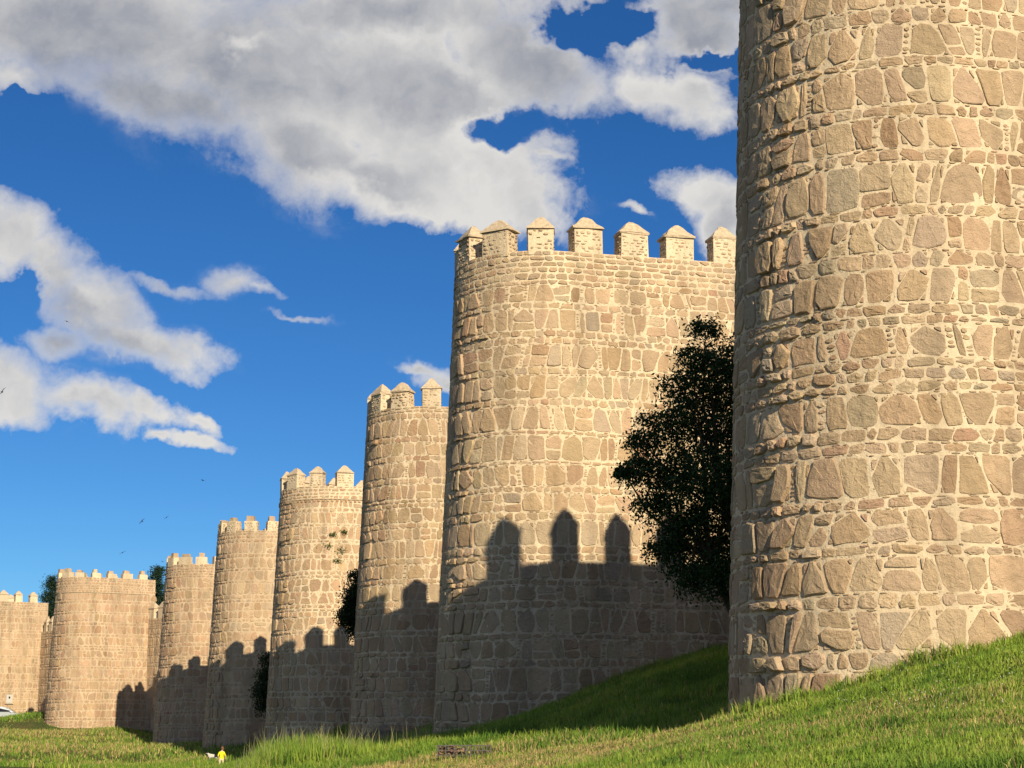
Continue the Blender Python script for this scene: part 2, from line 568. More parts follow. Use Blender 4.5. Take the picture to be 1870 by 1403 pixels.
class Tower:
    def __init__(self, k, px, Y, th, R, L, zt, near=None):
        self.k, self.R, self.L = k, R, L
        self.u, self.n = rotv(R_(th))
        self.zt = zt
        if near is None:
            lp = U(px, 1320, Y)
            v = Vector((lp.x, lp.y, 0)).normalized()
            left = Vector((-v.y, v.x, 0))
            Rb = R + BAT * (zt - 1.0)
            C = Vector((lp.x, lp.y, 0)) - left * Rb
            self.W = C - self.n * L
        else:
            jp = U(px, 1320, Y)
            self.W = Vector((jp.x, jp.y, 0)) + self.u * (R + BAT * zt)
        self.C = self.W + self.n * L
        self.slen = 2 * L + math.pi * R

    def plan(self, s):
        if s < self.L:
            return self.W - self.u * self.R + self.n * s, -self.u
        a = (s - self.L) / self.R
        if a <= math.pi:
            m = -self.u * math.cos(a) + self.n * math.sin(a)
            return self.C + m * self.R, m
        return self.W + self.u * self.R + self.n * (self.L - (s - self.L - math.pi * self.R)), self.u.copy()

    def P(self, s, z, d=0.0):
        p, m = self.plan(s)
        o = BAT * (self.zt - z) + d
        return (p.x + m.x * o, p.y + m.y * o, z)

    def bulge(self, s):
        a = (s - self.L) / self.R
        return 0.48 + 1.9 * max(0.0, min(1.0, (a - 0.75) / 0.4)) - 1.8 * max(0.0, min(1.0, (a - 1.30) / 0.25))


class Curtain:
    """straight wall face from A to B, facing n"""
    def __init__(self, A, B, zt):
        d = (B - A)
        self.slen = d.length
        self.t = d.normalized()
        self.n = Vector((-self.t.y, self.t.x, 0))
        self.A, self.zt = A, zt

    def P(self, s, z, d=0.0):
        p = self.A + self.t * s
        o = 0.012 * (self.zt - z) + d
        return (p.x + self.n.x * o, p.y + self.n.y * o, z)

    def plan(self, s):
        return self.A + self.t * s, self.n

    def bulge(self, s):
        return 1.0


def ztop(y, Y):
    return U(935, y, Y).z


ZT2 = ztop(443, 46.8)
TW = [
    Tower(1, 1328, 28.6, 14, 2.45, 6.8, ZT2 + 0.0),
    Tower(2, 791, 50.0, 15, 2.5, 7.2, ZT2),
    Tower(3, 638, 71.5, 15, 2.6, 6.6, ztop(738, 68.7)),
    Tower(4, 484, 93.0, 17, 2.7, 6.6, ztop(884, 90.0)),
    Tower(5, 372, 113.0, 19, 2.7, 6.4, ztop(966, 110.0)),
    Tower(6, 281, 133.0, 25, 2.7, 6.4, ztop(1028, 130.0)),
    Tower(7, 80, 152.0, 34, 2.7, 4.4, ztop(1052, 149.0)),
    Tower(8, 70, 176.0, 34, 3.1, 6.0, ztop(1098, 174.0), near=True),
]
# silhouettes of the nearer neighbour that hides a tower's right side (x at y=ya, x at y=yb)
LIMB = {1: None, 2: (1350, 0, 1328, 1300), 3: (838, 440, 791, 1350), 4: (673, 720, 637, 1350), 5: (515, 860, 483, 1340),
        6: (398, 940, 370, 1365), 7: (303, 1010, 280, 1360), 8: (108, 1035, 80, 1330)}


def hidden(k, px, py):
    if px < -5 or px > 1875 or py < -5 or py > 1408:
        return True
    L = LIMB[k]
    if L is None:
        return False
    xa, ya, xb, yb = L
    return px > xa + (xb - xa) * (py - ya) / (yb - ya) + 4


# ------------------------------------------------------------------ masonry
PALETTE = [((0.52, 0.378, 0.245), 56), ((0.48, 0.325, 0.200), 18), ((0.475, 0.375, 0.265), 15), ((0.60, 0.462, 0.310), 14), ((0.40, 0.255, 0.155), 5), ((0.45, 0.255, 0.170), 1.5), ((0.40, 0.335, 0.250), 5)]


def pick_tint(rng):
    r = rng.random() * sum(w for _, w in PALETTE)
    for c, w in PALETTE:
        r -= w
        if r <= 0:
            break
    c = tuple(x * .72 + y * .28 for x, y in zip(c, (0.53, 0.385, 0.265)))
    b = rng.uniform(0.76, 0.99)
    return (c[0] * b * rng.uniform(.96, 1.04), c[1] * b * rng.uniform(.97, 1.03), c[2] * b * rng.uniform(.94, 1.06))


def wob(rng, amp):
    a, b, c, d = rng.uniform(.25, .6), rng.uniform(.9, 1.7), rng.uniform(0, 6.28), rng.uniform(0, 6.28)
    e, f = rng.uniform(2.5, 4.5), rng.uniform(0, 6.28)
    return lambda s: amp * (0.5 * math.sin(a * s + c) + 0.35 * math.sin(b * s + d) + 0.3 * math.sin(e * s + f))


def quad_poly(rng, bl, br, tr, tl, rough):
    """irregular angular 12-point outline inside a quad cell, and the corner triangles it leaves"""
    w = (abs(br[0] - bl[0]) + abs(tr[0] - tl[0])) / 2
    h = (abs(tl[1] - bl[1]) + abs(tr[1] - br[1])) / 2
    mx, mz = (bl[0] + br[0] + tr[0] + tl[0]) / 4, (bl[1] + br[1] + tr[1] + tl[1]) / 4
    cs = [bl, br, tr, tl]
    cells = cs
    cs = [(c[0] + (mx - c[0]) * rng.uniform(0, .16) * rng.random(), c[1] + (mz - c[1]) * rng.uniform(0, .14) * rng.random()) for c in cs]
    big = []
    chop = []
    for i in range(4):
        r = rng.random()
        if r < 0.42:
            c = rng.uniform(0.05, 0.13)
        elif r < 0.78:
            c = rng.uniform(0.13, 0.27)
        else:
            c = rng.uniform(0.27, 0.47)
        chop.append((c * rng.uniform(0.5, 1.3), c * rng.uniform(0.5, 1.3)))
    q = rng.random()
    if q < 0.13:      # pointed top
        chop[2] = (rng.uniform(.3, .6), rng.uniform(.35, .49))
        chop[3] = (rng.uniform(.35, .49), rng.uniform(.3, .6))
    elif q < 0.22:    # one long slanting side
        i = rng.randrange(4)
        chop[i] = (rng.uniform(.45, .8), rng.uniform(.25, .45)) if rng.random() < .5 else (rng.uniform(.25, .45), rng.uniform(.45, .8))
    ends = []
    for i in range(4):
        c0, cp, cn = cs[i], cs[i - 1], cs[(i + 1) % 4]
        fp, fn = chop[i]
        fp, fn = min(fp, .85 - chop[i - 1][1]), min(fn, .85 - chop[(i + 1) % 4][0])
        fp, fn = max(.04, fp), max(.04, fn)
        a = (c0[0] + (cp[0] - c0[0]) * fp, c0[1] + (cp[1] - c0[1]) * fp)
        b = (c0[0] + (cn[0] - c0[0]) * fn, c0[1] + (cn[1] - c0[1]) * fn)
        ends.append((a, b))
        if fp * fn * w * h * .5 > .0035:
            big.append((cells[i], a, b))
    pts = []
    j = rough * min(w, h)
    for i in range(4):
        a, b = ends[i]
        nx_ = ends[(i + 1) % 4][0]
        k = rng.uniform(.38, .62)
        mid = (b[0] + (nx_[0] - b[0]) * k, b[1] + (nx_[1] - b[1]) * k)
        out = rng.uniform(-.5, 1.6) * j
        dx, dz = mid[0] - mx, mid[1] - mz
        l = math.hypot(dx, dz) or 1
        pts += [(a[0] + rng.uniform(-j, j), a[1] + rng.uniform(-j, j)), (b[0] + rng.uniform(-j, j), b[1] + rng.uniform(-j, j)), (mid[0] + dx / l * out, mid[1] + dz / l * out)]
    return pts, big, w, h


def wedge(rng, tri):
    """small stone packed into a triangular gap"""
    cx = sum(p[0] for p in tri) / 3
    cz = sum(p[1] for p in tri) / 3
    f = rng.uniform(.60, .78)
    v = [(cx + (p[0] - cx) * f, cz + (p[1] - cz) * f) for p in tri]
    pts = []
    for i in range(3):
        a, b = v[i], v[(i + 1) % 3]
        for t in (.18, .82):
            pts.append((a[0] + (b[0] - a[0]) * t + rng.uniform(-.006, .006), a[1] + (b[1] - a[1]) * t + rng.uniform(-.006, .006)))
    return (pts, rng.uniform(.008, .024), pick_tint(rng))


def masonry(surf, s0, s1, z0, z1, seed, small=0.0, chips=True, gap=1.0, top_small=1.2, scale=1.0):
    """returns (stones, chips): stones = (poly, proud, tint, area), chips = (poly, proud, tint)"""
    rng = random.Random(seed)
    stones, chs = [], []
    z = z0
    fb = wob(rng, 0.03)
    zb = z
    tall = True
    while zb < z1 - 0.05:
        top_zone = zb > z1 - top_small
        if top_zone:
            h = rng.uniform(.15, .26)
            kind = 's'
        elif tall:
            h = rng.uniform(.56, .82) * scale
            kind = 't'
        else:
            h = rng.uniform(.19, .30) * scale
            kind = 'l'
        if kind != 's' and rng.random() < 0.10:
            h *= 0.75
        zt = min(zb + h, z1)
        if z1 - zt < 0.1:
            zt = z1
        ft = wob(rng, 0.0 if zt >= z1 else 0.035)
        s = s0 - rng.random() * 0.3
        gb = (0.018 if kind != 's' else 0.020) * gap
        pb = pt = s
        extra = 0.0
        while s < s1:
            w = {'t': rng.uniform(.25, .60), 'l': rng.uniform(.18, .46), 's': rng.uniform(.16, .42)}[kind] * (scale if kind != 's' else 1)
            hh = zt - zb
            nb = s + w + rng.gauss(0, .075 * hh / .7)
            nt_ = s + w + rng.gauss(0, .075 * hh / .7)
            nb, nt_ = max(nb, pb + .12), max(nt_, pt + .12)
            g = rng.uniform(.008, .026) * gap
            wide = kind == 't' and rng.random() < 0.12
            gr_ = g + (rng.uniform(.07, .12) if wide else 0)
            e = rng.uniform(0, .02)
            bl = (pb + g, zb + fb(pb) + gb + e)
            br = (nb - gr_, zb + fb(nb) + gb + e)
            tr = (nt_ - gr_, zt + ft(nt_) - gb)
            tl = (pt + g, zt + ft(pt) - gb)
            cells = [(bl, br, tr, tl)]
            if kind == 't' and rng.random() < 0.17:
                f = rng.uniform(.32, .62)
                q = 0.02 * gap
                lm = (bl[0] + (tl[0] - bl[0]) * f, bl[1] + (tl[1] - bl[1]) * f)
                rm = (br[0] + (tr[0] - br[0]) * f, br[1] + (tr[1] - br[1]) * f + rng.uniform(-.05, .05))
                cells = [(bl, br, (rm[0], rm[1] - q), (lm[0], lm[1] - q)), ((lm[0], lm[1] + q), (rm[0], rm[1] + q), tr, tl)]
            elif kind == 't' and w > .62 and rng.random() < 0.25:
                pass
            for c in cells:
                poly, big, cw, chh = quad_poly(rng, *c, 0.04 if kind != 's' else 0.06)
                bulge = surf.bulge((pb + nb) / 2)
                pr = rng.uniform(.012, .036) * bulge if kind != 's' else rng.uniform(.01, .026)
                if rng.random() < 0.22:
                    pr *= 0.35
                elif rng.random() < 0.10:
                    pr *= 1.7
                stones.append((poly, pr, pick_tint(rng), cw * chh))
                if chips:
                    for tri in big:
                        if rng.random() < .85:
                            chs.append(wedge(rng, tri))
            if chips and wide:
                zc = bl[1] + .03
                while zc < tr[1] - .03:
                    f = (zc - bl[1]) / max(.1, tr[1] - bl[1])
                    xr = (nb - gr_) * (1 - f) + (nt_ - gr_) * f + gr_ * 0.62 + rng.uniform(-.012, .012)
                    ch = rng.uniform(.016, .05)
                    if rng.random() < .85:
                        chs.append(chip_poly(rng, xr, zc + ch * .5, rng.uniform(.40, .62) * gr_, ch))
                    zc += 2 * ch + rng.uniform(.008, .03)
            s += w
            pb, pt = nb, nt_
        if chips and kind != 's':
            s = s0
            dens = 0.6 if kind == 't' else 0.45
            while s < s1:
                l = rng.uniform(.03, .085)
                if rng.random() < dens:
                    chs.append(chip_poly(rng, s, zt + ft(s) + rng.uniform(-.012, .012), l, rng.uniform(.010, .024)))
                s += 2 * l + rng.uniform(.015, .07)
        fb = ft
        zb = zt
        tall = not tall if rng.random() < 0.85 else tall
    return stones, chs


def chip_poly(rng, cx, cz, rx, rz):
    n = 6
    a0 = rng.uniform(0, 1.0)
    pts = [(cx + rx * rng.uniform(.75, 1.1) * math.cos(a0 + i * 6.2832 / n), cz + rz * rng.uniform(.75, 1.1) * math.sin(a0 + i * 6.2832 / n)) for i in range(n)]
    return (pts, rng.uniform(.006, .02), pick_tint(rng))


def stone_geo(surf, poly, pr, rng, detail):
    n = len(poly)
    cx = sum(p[0] for p in poly) / n
    cz = sum(p[1] for p in poly) / n
    sz = math.sqrt(max(1e-4, (max(p[0] for p in poly) - min(p[0] for p in poly)) * (max(p[1] for p in poly) - min(p[1] for p in poly))))
    tx, tzz = rng.uniform(-.05, .05), rng.uniform(-.05, .05)
    vs_ = []

    def ring(f, d, jit):
        for (x, z) in poly:
            xx, zz = cx + (x - cx) * f, cz + (z - cz) * f
            dd = d if d <= 0 else max(.004, d + (tx * (xx - cx) + tzz * (zz - cz) if d > 0 else 0) + rng.uniform(-jit, jit))
            vs_.append(surf.P(xx, zz, dd))
    bev = max(.78, 1 - .045 / max(.12, sz))
    ring(1.0, -.035, 0)
    rings = 1
    if detail >= 1:
        ring(0.985, pr * .62, .002)
        rings += 1
    ring(bev, pr, .005)
    rings += 1
    if detail >= 2:
        ring(bev * .55, pr + rng.uniform(-.004, .009), .009)
        rings += 1
    vs_.append(surf.P(cx + rng.uniform(-.1, .1) * sz, cz + rng.uniform(-.1, .1) * sz, pr + rng.uniform(-.003, .010)))
    fs = []
    for r in range(rings - 1):
        a, b = r * n, (r + 1) * n
        for i in range(n):
            j = (i + 1) % n
            fs.append((a + i, a + j, b + j, b + i))
    a, c = (rings - 1) * n, rings * n
    for i in range(n):
        fs.append((a + i, a + (i + 1) % n, c))
    return vs_, fs


def chip_geo(surf, poly, pr):
    n = len(poly)
    cx = sum(p[0] for p in poly) / n
    cz = sum(p[1] for p in poly) / n
    vs_ = [surf.P(x, z, -.01) for x, z in poly] + [surf.P(cx + (x - cx) * .78, cz + (z - cz) * .78, pr) for x, z in poly]
    fs = [(i, (i + 1) % n, n + (i + 1) % n, n + i) for i in range(n)] + [tuple(range(n, 2 * n))]
    return vs_, fs


class Acc:
    def __init__(self):
        self.v, self.f, self.c = [], [], []

    def add(self, v, f, c):
        o = len(self.v)
        self.v += v
        self.f += [tuple(i + o for i in q) for q in f]
        self.c += [c] * len(v)


def box_geo(c, t, m, w, d, h, z0, taper=0.0, rng=None, j=0.0):
    """box of width w along t, depth d along m, from z0 up h, centred on c"""
    vs_ = []
    for (zz, sc) in ((z0, 1.0), (z0 + h, 1.0 - taper)):
        for (a, b) in ((-1, -1), (1, -1), (1, 1), (-1, 1)):
            jx = rng.uniform(-j, j) if rng else 0
            jy = rng.uniform(-j, j) if rng else 0
            p = c + t * (a * w / 2 * sc + jx) + m * (b * d / 2 * sc + jy)
            vs_.append((p.x, p.y, zz + (rng.uniform(-j, j) if rng and zz > z0 else 0)))
    fs = [(0, 1, 5, 4), (1, 2, 6, 5), (2, 3, 7, 6), (3, 0, 4, 7), (4, 5, 6, 7), (3, 2, 1, 0)]
    return vs_, fs


class FaceSurf:
    def __init__(self, o, t, m, ):
        self.o, self.t, self.m = o, t, m

    def P(self, s, z, d=0.0):
        p = self.o + self.t * s + self.m * d
        return (p.x, p.y, z)

    def bulge(self, s):
        return 0.7


def make_merlon(root, org, c, t, m, z0, style, rng, w=.84, d=.56, h=.86, rub=True):
    """a merlon standing on the parapet, with its cap and the rubble set into its faces"""
    v, f = box_geo(c, t, m, w, d, h + .12, z0 - .12, rng.uniform(0, .05), rng, .022)
    body = mesh_obj('merlon', v, f, M_MORTAR, root, org)
    zc = z0 + h
    if style == 'pyramid':
        # eaves slab, then a hipped cap with a worn, slightly rounded point
        pts, fs = [], []
        ov = rng.uniform(.02, .05)
        ch_ = rng.uniform(.88, 1.12) * (1.45 if h > .85 else 1.0)
        levels = [(zc, 1.0 + 2 * ov / w, 1 + 2 * ov / d), (zc + .055, 1.0 + 2 * ov / w, 1 + 2 * ov / d), (zc + .07, 1.02, 1.02), (zc + .20 * ch_, .72, .70), (zc + .34 * ch_, .38, .34), (zc + .42 * ch_, .13, .11)]
        n = 8
        ring = [(-1, -1), (0, -1), (1, -1), (1, 0), (1, 1), (0, 1), (-1, 1), (-1, 0)]
        for (zz, a, b) in levels:
            for (x, y) in ring:
                p = c + t * (x * w / 2 * a + rng.uniform(-.026, .026)) + m * (y * d / 2 * b + rng.uniform(-.026, .026))
                pts.append((p.x, p.y, zz + rng.uniform(-.014, .014)))
        for l in range(len(levels) - 1):
            for i in range(n):
                j = (i + 1) % n
                fs.append((l * n + i, l * n + j, (l + 1) * n + j, (l + 1) * n + i))
        fs.append(tuple(range((len(levels) - 1) * n, len(levels) * n)))
        fs.append(tuple(reversed(range(n))))
        mesh_obj('cap', pts, fs, M_CAP, body, None if False else org)
    else:
        # broken merlon: a smaller weathered block left on top
        off = rng.uniform(-.12, .12)
        v, f = box_geo(c + t * off, t, m, w * rng.uniform(.40, .62), d * .8, rng.uniform(.22, .38), zc - .02, .12, rng, .03)
        mesh_obj('cap', v, f, M_STONE, body, org, tint=pick_tint(rng))
    if rub:
        acc = Acc()
        for (dirs, tt, mm, ww, dd) in ((0, t, m, w, d), (1, -m, t, d, w), (2, m, -t, d, w)):
            sf = FaceSurf(c + mm * (dd / 2), tt, mm)
            z = z0 + .02
            while z < zc - .06:
                hh = rng.uniform(.06, .14)
                s = -ww / 2 + rng.uniform(0, .06)
                while s < ww / 2 - .07:
                    l = min(rng.uniform(.11, .27), ww / 2 - .015 - s)
                    g = rng.uniform(.012, .03)
                    zt_ = min(z + hh, zc - .01)
                    poly, _, _, _ = quad_poly(rng, (s + g, z + g * .7), (s + l - g, z + g * .7 + rng.uniform(-.01, .01)), (s + l - g, zt_ - g * .7), (s + g, zt_ - g * .7 + rng.uniform(-.01, .01)), .06)
                    if rng.random() < .72:
                        vv, ff = stone_geo(sf, poly, rng.uniform(.006, .018), rng, 0)
                        tn = pick_tint(rng)
                        q_ = rng.uniform(.2, .6)
                        acc.add(vv, ff, tuple(a_i + (b_i - a_i) * q_ for a_i, b_i in zip(tn, (.60, .49, .335))))
                    s += l
                z += hh
        r = mesh_obj('rubble', acc.v, acc.f, M_STONE, body, org, True, acc.c)
        r['kind'] = 'stuff'
    return body


LABELS = {
    1: 'huge sunlit round tower of coursed stone filling the photo edge nearest the viewer',
    2: 'broad stone tower with pointed merlons half hidden by the leafy dark tree',
    3: 'narrow slice of stone tower with three pointed merlons behind the broad crenellated tower',
    4: 'stone tower with a dentil band below its pointed merlons and plants in its joints',
    5: 'stone tower with three broken stepped merlons above the child in yellow',
    6: 'pinkish stone tower with stubby worn merlons next to the wide squat tower',
    7: 'wide squat stone tower with worn stubby battlements and cedars behind it',
    8: 'pale stone tower with pointed merlons behind the parked car, cut by the photo edge',
}
STYLE = {1: 'pyramid', 2: 'pyramid', 3: 'pyramid', 4: 'pyramid', 5: 'block', 6: 'block', 7: 'block', 8: 'pyramid'}
MSTART = {1: 0.25, 2: 0.98, 3: 0.3, 4: 0.2, 5: 0.4, 6: 0.2, 7: 0.5, 8: 0.9}
MSTEP = {1: 1.50, 2: 1.38, 3: 1.36, 4: 1.55, 5: 1.42, 6: 1.40, 7: 1.42, 8: 1.5}
DEPTH_GROUP = 'half-round towers along the town wall'


def build_tower(T):
    k = T.k
    rng = random.Random(100 + k)
    base = tz(T.C.x, T.C.y)
    org = (T.C.x, T.C.y, base)
    root = empty('wall_tower', org, LABELS[k], 'tower', DEPTH_GROUP)
    sg = [i * (0.2 if k <= 2 else 0.4) for i in range(int((T.slen + 2) / (0.2 if k <= 2 else 0.4)) + 1)]
    sg = [x - 0.6 for x in sg] + [T.slen, T.slen + 0.6]
    sg = sorted({round(x, 3) for x in sg if x <= T.slen + 0.6})
    zlow = base - 3.5
    dz = 0.25 if k <= 2 else 0.6
    zg = list(np.arange(zlow, T.zt, dz))
    if T.zt - zg[-1] < .1:
        zg[-1] = T.zt
    else:
        zg.append(T.zt)
    v, f = [], []
    n = len(sg)
    for z in zg:
        for s in sg:
            v.append(T.P(s, z, rng.uniform(-.006, .006)))
    for r in range(len(zg) - 1):
        for i in range(n - 1):
            f.append((r * n + i, r * n + i + 1, (r + 1) * n + i + 1, (r + 1) * n + i))
    # parapet: rim, inner face, fighting platform
    o = (len(zg) - 1) * n
    a = len(v)
    for s in sg:
        v.append(T.P(s, T.zt, -.62 - 0.0))
    b = len(v)
    for s in sg:
        p = T.P(s, T.zt, -.62)
        v.append((p[0], p[1], T.zt - 1.25))
    for i in range(n - 1):
        f.append((o + i, o + i + 1, a + i + 1, a + i))
        f.append((a + i, a + i + 1, b + i + 1, b + i))
    f.append(tuple(range(b, b + n)))
    f.append(tuple(reversed([r * n for r in range(len(zg))])) + tuple(r * n + n - 1 for r in range(len(zg))))
    body = mesh_obj('tower_body', v, f, M_MORTAR if k <= 4 else M_MORTAR_OLD, root, org, False)
    # masonry
    s_end = T.L + T.R * 2.5
    sc = {1: 0.84, 2: 0.86}.get(k, 0.92)
    top_small = {1: 1.4, 2: 1.15, 3: 0.8, 4: 0.75, 5: 1.0, 6: 1.0, 7: 1.35, 8: 1.2}[k]
    stones, chs = masonry(T, -0.5, s_end, base - 1.2 if k > 1 else base - 1.6, T.zt, 500 + k * 13, chips=(k <= 4), gap={1: .82, 2: .85, 3: .95, 4: 1.0}.get(k, .9), top_small=top_small, scale=sc)
    tone = {1: (1, 1, 1), 2: (1.0, 1.0, .98), 3: (1.0, .97, .93), 4: (1.02, .97, .93), 5: (.92, .90, .90), 6: (.92, .86, .85), 7: (.92, .85, .83)}.get(k, (.92, .89, .87))
    stones = [(p_, r_, tuple(a * b for a, b in zip(t_, tone)), a_) for p_, r_, t_, a_ in stones]
    detail = 2 if k == 1 else (1 if k <= 3 else 0)
    ranked = []
    for i, (poly, pr, tint, area) in enumerate(stones):
        cx = sum(p[0] for p in poly) / len(poly)
        cz = sum(p[1] for p in poly) / len(poly)
        p3 = Vector(T.P(cx, cz, .02))
        _, m = T.plan(cx)
        q = project(p3)
        vis = 0.0
        if q and not hidden(k, q[0], q[1]):
            view = (Vector((0, 0, EYE)) - p3).normalized()
            cosv = view.dot(m)
            if cosv > 0.05 and cz > tz(p3.x + m.x * .3, p3.y + m.y * .3) - .1:
                vis = area * (F / q[2]) ** 2 * cosv
        ranked.append((vis, i))
    ranked.sort(reverse=True)
    single = {i for vis, i in ranked[:300] if vis > 45}
    acc = Acc()
    for i, (poly, pr, tint, area) in enumerate(stones):
        vv, ff = stone_geo(T, poly, pr, rng, detail)
        if i in single:
            mesh_obj('stone', vv, ff, M_STONE, root, org, False, tint)
        else:
            acc.add(vv, ff, tint)
    r = mesh_obj('stones', acc.v, acc.f, M_STONE, root, org, False, acc.c)
    r['kind'] = 'stuff'
    if chs:
        acc = Acc()
        for poly, pr, tint in chs:
            vv, ff = chip_geo(T, poly, pr)
            acc.add(vv, ff, tint)
        r = mesh_obj('stone_chips', acc.v, acc.f, M_STONE, root, org, False, acc.c)
        r['kind'] = 'stuff'
    # merlons round the parapet
    s = MSTART[k]
    while s < T.slen - .3:
        if k == 1 and 13.5 < s < 14.5:      # unseen merlon left out to open the shadow on the next tower
            s += MSTEP[k]
            continue
        p, m = T.plan(s)
        t = Vector((-m.y, m.x, 0))
        c = p - m * .285
        make_merlon(root, org, c, t, m, T.zt, STYLE[k], rng, w=rng.uniform(.70, .90) if k > 1 else .70, h={7: .42, 6: .55, 5: .62, 4: .66, 1: .92}.get(k, .68) * rng.uniform(.90, 1.08), rub=(k <= 5))
        s += MSTEP[k]
    if k in (4, 7):
        # string course below the parapet
        zc = T.zt - (0.72 if k == 4 else 1.32)
        acc = Acc()
        ss = [i * .3 for i in range(int(s_end / .3) + 1)]
        vv, ff = [], []
        for s in ss:
            for (d, zz) in ((-.02, zc), (.065, zc + .01), (.065, zc + .05), (-.02, zc + .08)):
                vv.append(T.P(s, zz + rng.uniform(-.006, .006), d + rng.uniform(-.006, .006)))
        for i in range(len(ss) - 1):
            for q in range(3):
                ff.append((i * 4 + q, i * 4 + q + 1, i * 4 + 4 + q + 1, i * 4 + 4 + q))
        mesh_obj('string_course', vv, ff, M_CAP, root, org)
        if k == 4:
            s = 0.0
            while s < s_end:
                vv = []
                for (ds, zz) in ((-.05, zc - .11), (.05, zc - .11), (.05, zc - .005), (-.05, zc - .005)):
                    for d in (-.02, .055):
                        vv.append(T.P(s + ds, zz, d))
                ff = [(0, 2, 3, 1), (2, 4, 5, 3), (4, 6, 7, 5), (6, 0, 1, 7), (1, 3, 5, 7)]
                acc.add(vv, ff, (0.42, 0.24, 0.14) if rng.random() < .6 else (.45, .34, .22))
                s += .235
            r = mesh_obj('dentils', acc.v, acc.f, M_STONE, root, org, False, acc.c)
            r['kind'] = 'stuff'
    return root


for T in TW:
    build_tower(T)

# ------------------------------------------------------------------ curtain walls between the towers
CLAB = ['curtain wall in deep shade behind the leafy dark tree', 'curtain wall hidden behind the broad crenellated tower', 'curtain wall behind the slim tower with the small bush',
        'curtain wall behind the tower with the dentil band', 'curtain wall behind the tower with broken stepped merlons',
        'strip of curtain wall with pointed merlons joining the wide squat tower and the pinkish tower', 'half shaded strip of curtain wall between the wide squat tower and the pale tower']
for i in range(7):
    A, B = TW[i], TW[i + 1]
    zt = (A.zt + B.zt) / 2 - 3.6
    if i == 5:
        zt = U(280, 1128, 151).z
    if i == 6:
        zt = U(95, 1140, 162).z
    a = A.W + A.u * (A.R - .2)
    b = B.W - B.u * (B.R - .2)
    cw = Curtain(a, b, zt)
    rng = random.Random(900 + i)
    mid = (a + b) / 2
    base = tz(mid.x, mid.y)
    org = (mid.x, mid.y, base)
    root = empty('curtain_wall', org, CLAB[i], 'wall', 'stretches of wall between the towers')
    v = []
    th = 2.2
    for (s, d) in ((-.6, 0), (cw.slen + .6, 0), (cw.slen + .6, -th), (-.6, -th)):
        for z in (base - 4, zt):
            v.append(cw.P(s, z, d))
    f = [(0, 2, 3, 1), (2, 4, 5, 3), (4, 6, 7, 5), (6, 0, 1, 7), (1, 3, 5, 7), (0, 6, 4, 2)]
    mesh_obj('wall_body', v, f, M_MORTAR if i < 4 else M_MORTAR_OLD, root, org)
    st, _ = masonry(cw, 0, cw.slen, base - 1.5, zt, 950 + i, chips=False, gap=1.15, top_small=.8)
    acc = Acc()
    for poly, pr, tint, area in st:
        vv, ff = stone_geo(cw, poly, pr, rng, 0)
        acc.add(vv, ff, tint)
    r = mesh_obj('stones', acc.v, acc.f, M_STONE, root, org, False, acc.c)
    r['kind'] = 'stuff'
    s = .7
    while s < cw.slen - .3:
        p, m = cw.plan(s)
        make_merlon(root, org, p - m * .29, cw.t, m, zt, 'pyramid', rng, rub=False)
        s += 1.5

# ------------------------------------------------------------------ grass
nrng = np.random.default_rng(7)
WY = np.array([-60.0] + [t.W.y for t in TW] + [400.0])
WX = np.array([TW[0].W.x + 16.0] + [t.W.x for t in TW] + [TW[-1].W.x - 130.0])


GAB = min((U(848, 1380, y_) for y_ in np.arange(24.0, 40.0, .25)), key=lambda p: abs(p.z - tz(p.x, p.y)))


def free_ground(x, y):
    """True where turf can grow: outside the wall line and the tower plans"""
    ok = x < np.interp(y, WY, WX) - .1
    ok &= ~((np.abs(x - GAB.x) < .62) & (y > GAB.y - .9) & (y < GAB.y + .25))      # bare earth round the gabion
    for T in TW:
        Rb = T.R + BAT * (T.zt - 1.0) + .02
        dx, dy = x - T.W.x, y - T.W.y
        o = dx * T.n.x + dy * T.n.y
        a = dx * T.u.x + dy * T.u.y
        inside = ((o < T.L) & (np.abs(a) < Rb) & (o > -3)) | ((dx - T.n.x * T.L) ** 2 + (dy - T.n.y * T.L) ** 2 < Rb * Rb)
        ok &= ~inside
    return ok


def fbm_np(x, y, s):
    return (np.sin(x * s + 1.3 * np.sin(y * s * .7)) * np.sin(y * s * 1.1 + 1.7 * np.sin(x * s * .6 + 2)) + .5 * np.sin(x * s * 2.3 + y * s * 1.9) * np.sin(y * s * 2.9 - x * s)) / 1.5


def blades(name, x, y, h, w, cols, lean=0.35, label=None):
    n = len(x)
    z = terr(x, y) - .01
    yaw = nrng.uniform(0, 2 * np.pi, n)
    la = nrng.uniform(0, 2 * np.pi, n)
    ll = nrng.uniform(0.05, 1, n) * lean * h
    dx, dy = np.cos(yaw) * w / 2, np.sin(yaw) * w / 2
    ox, oy = np.cos(la) * ll, np.sin(la) * ll
    V = np.empty((n, 5, 3), dtype=np.float32)
    V[:, 0] = np.c_[x - dx, y - dy, z]
    V[:, 1] = np.c_[x + dx, y + dy, z]
    V[:, 2] = np.c_[x + ox * .35 + dx * .8, y + oy * .35 + dy * .8, z + h * .55]
    V[:, 3] = np.c_[x + ox * .35 - dx * .8, y + oy * .35 - dy * .8, z + h * .55]
    V[:, 4] = np.c_[x + ox, y + oy, z + h * np.sqrt(np.maximum(.15, 1 - (ll / h) ** 2))]
    b = np.arange(n)[:, None] * 5
    Fc = np.concatenate([b + np.array([[0, 1, 2]]), b + np.array([[0, 2, 3]]), b + np.array([[3, 2, 4]])])
    o = np_mesh(name, V.reshape(-1, 3), Fc, M_GRASS, np.repeat(cols, 5, axis=0))
    o['kind'] = 'stuff'
    if label:
        o['label'] = label
        o['category'] = 'grass'
    return o


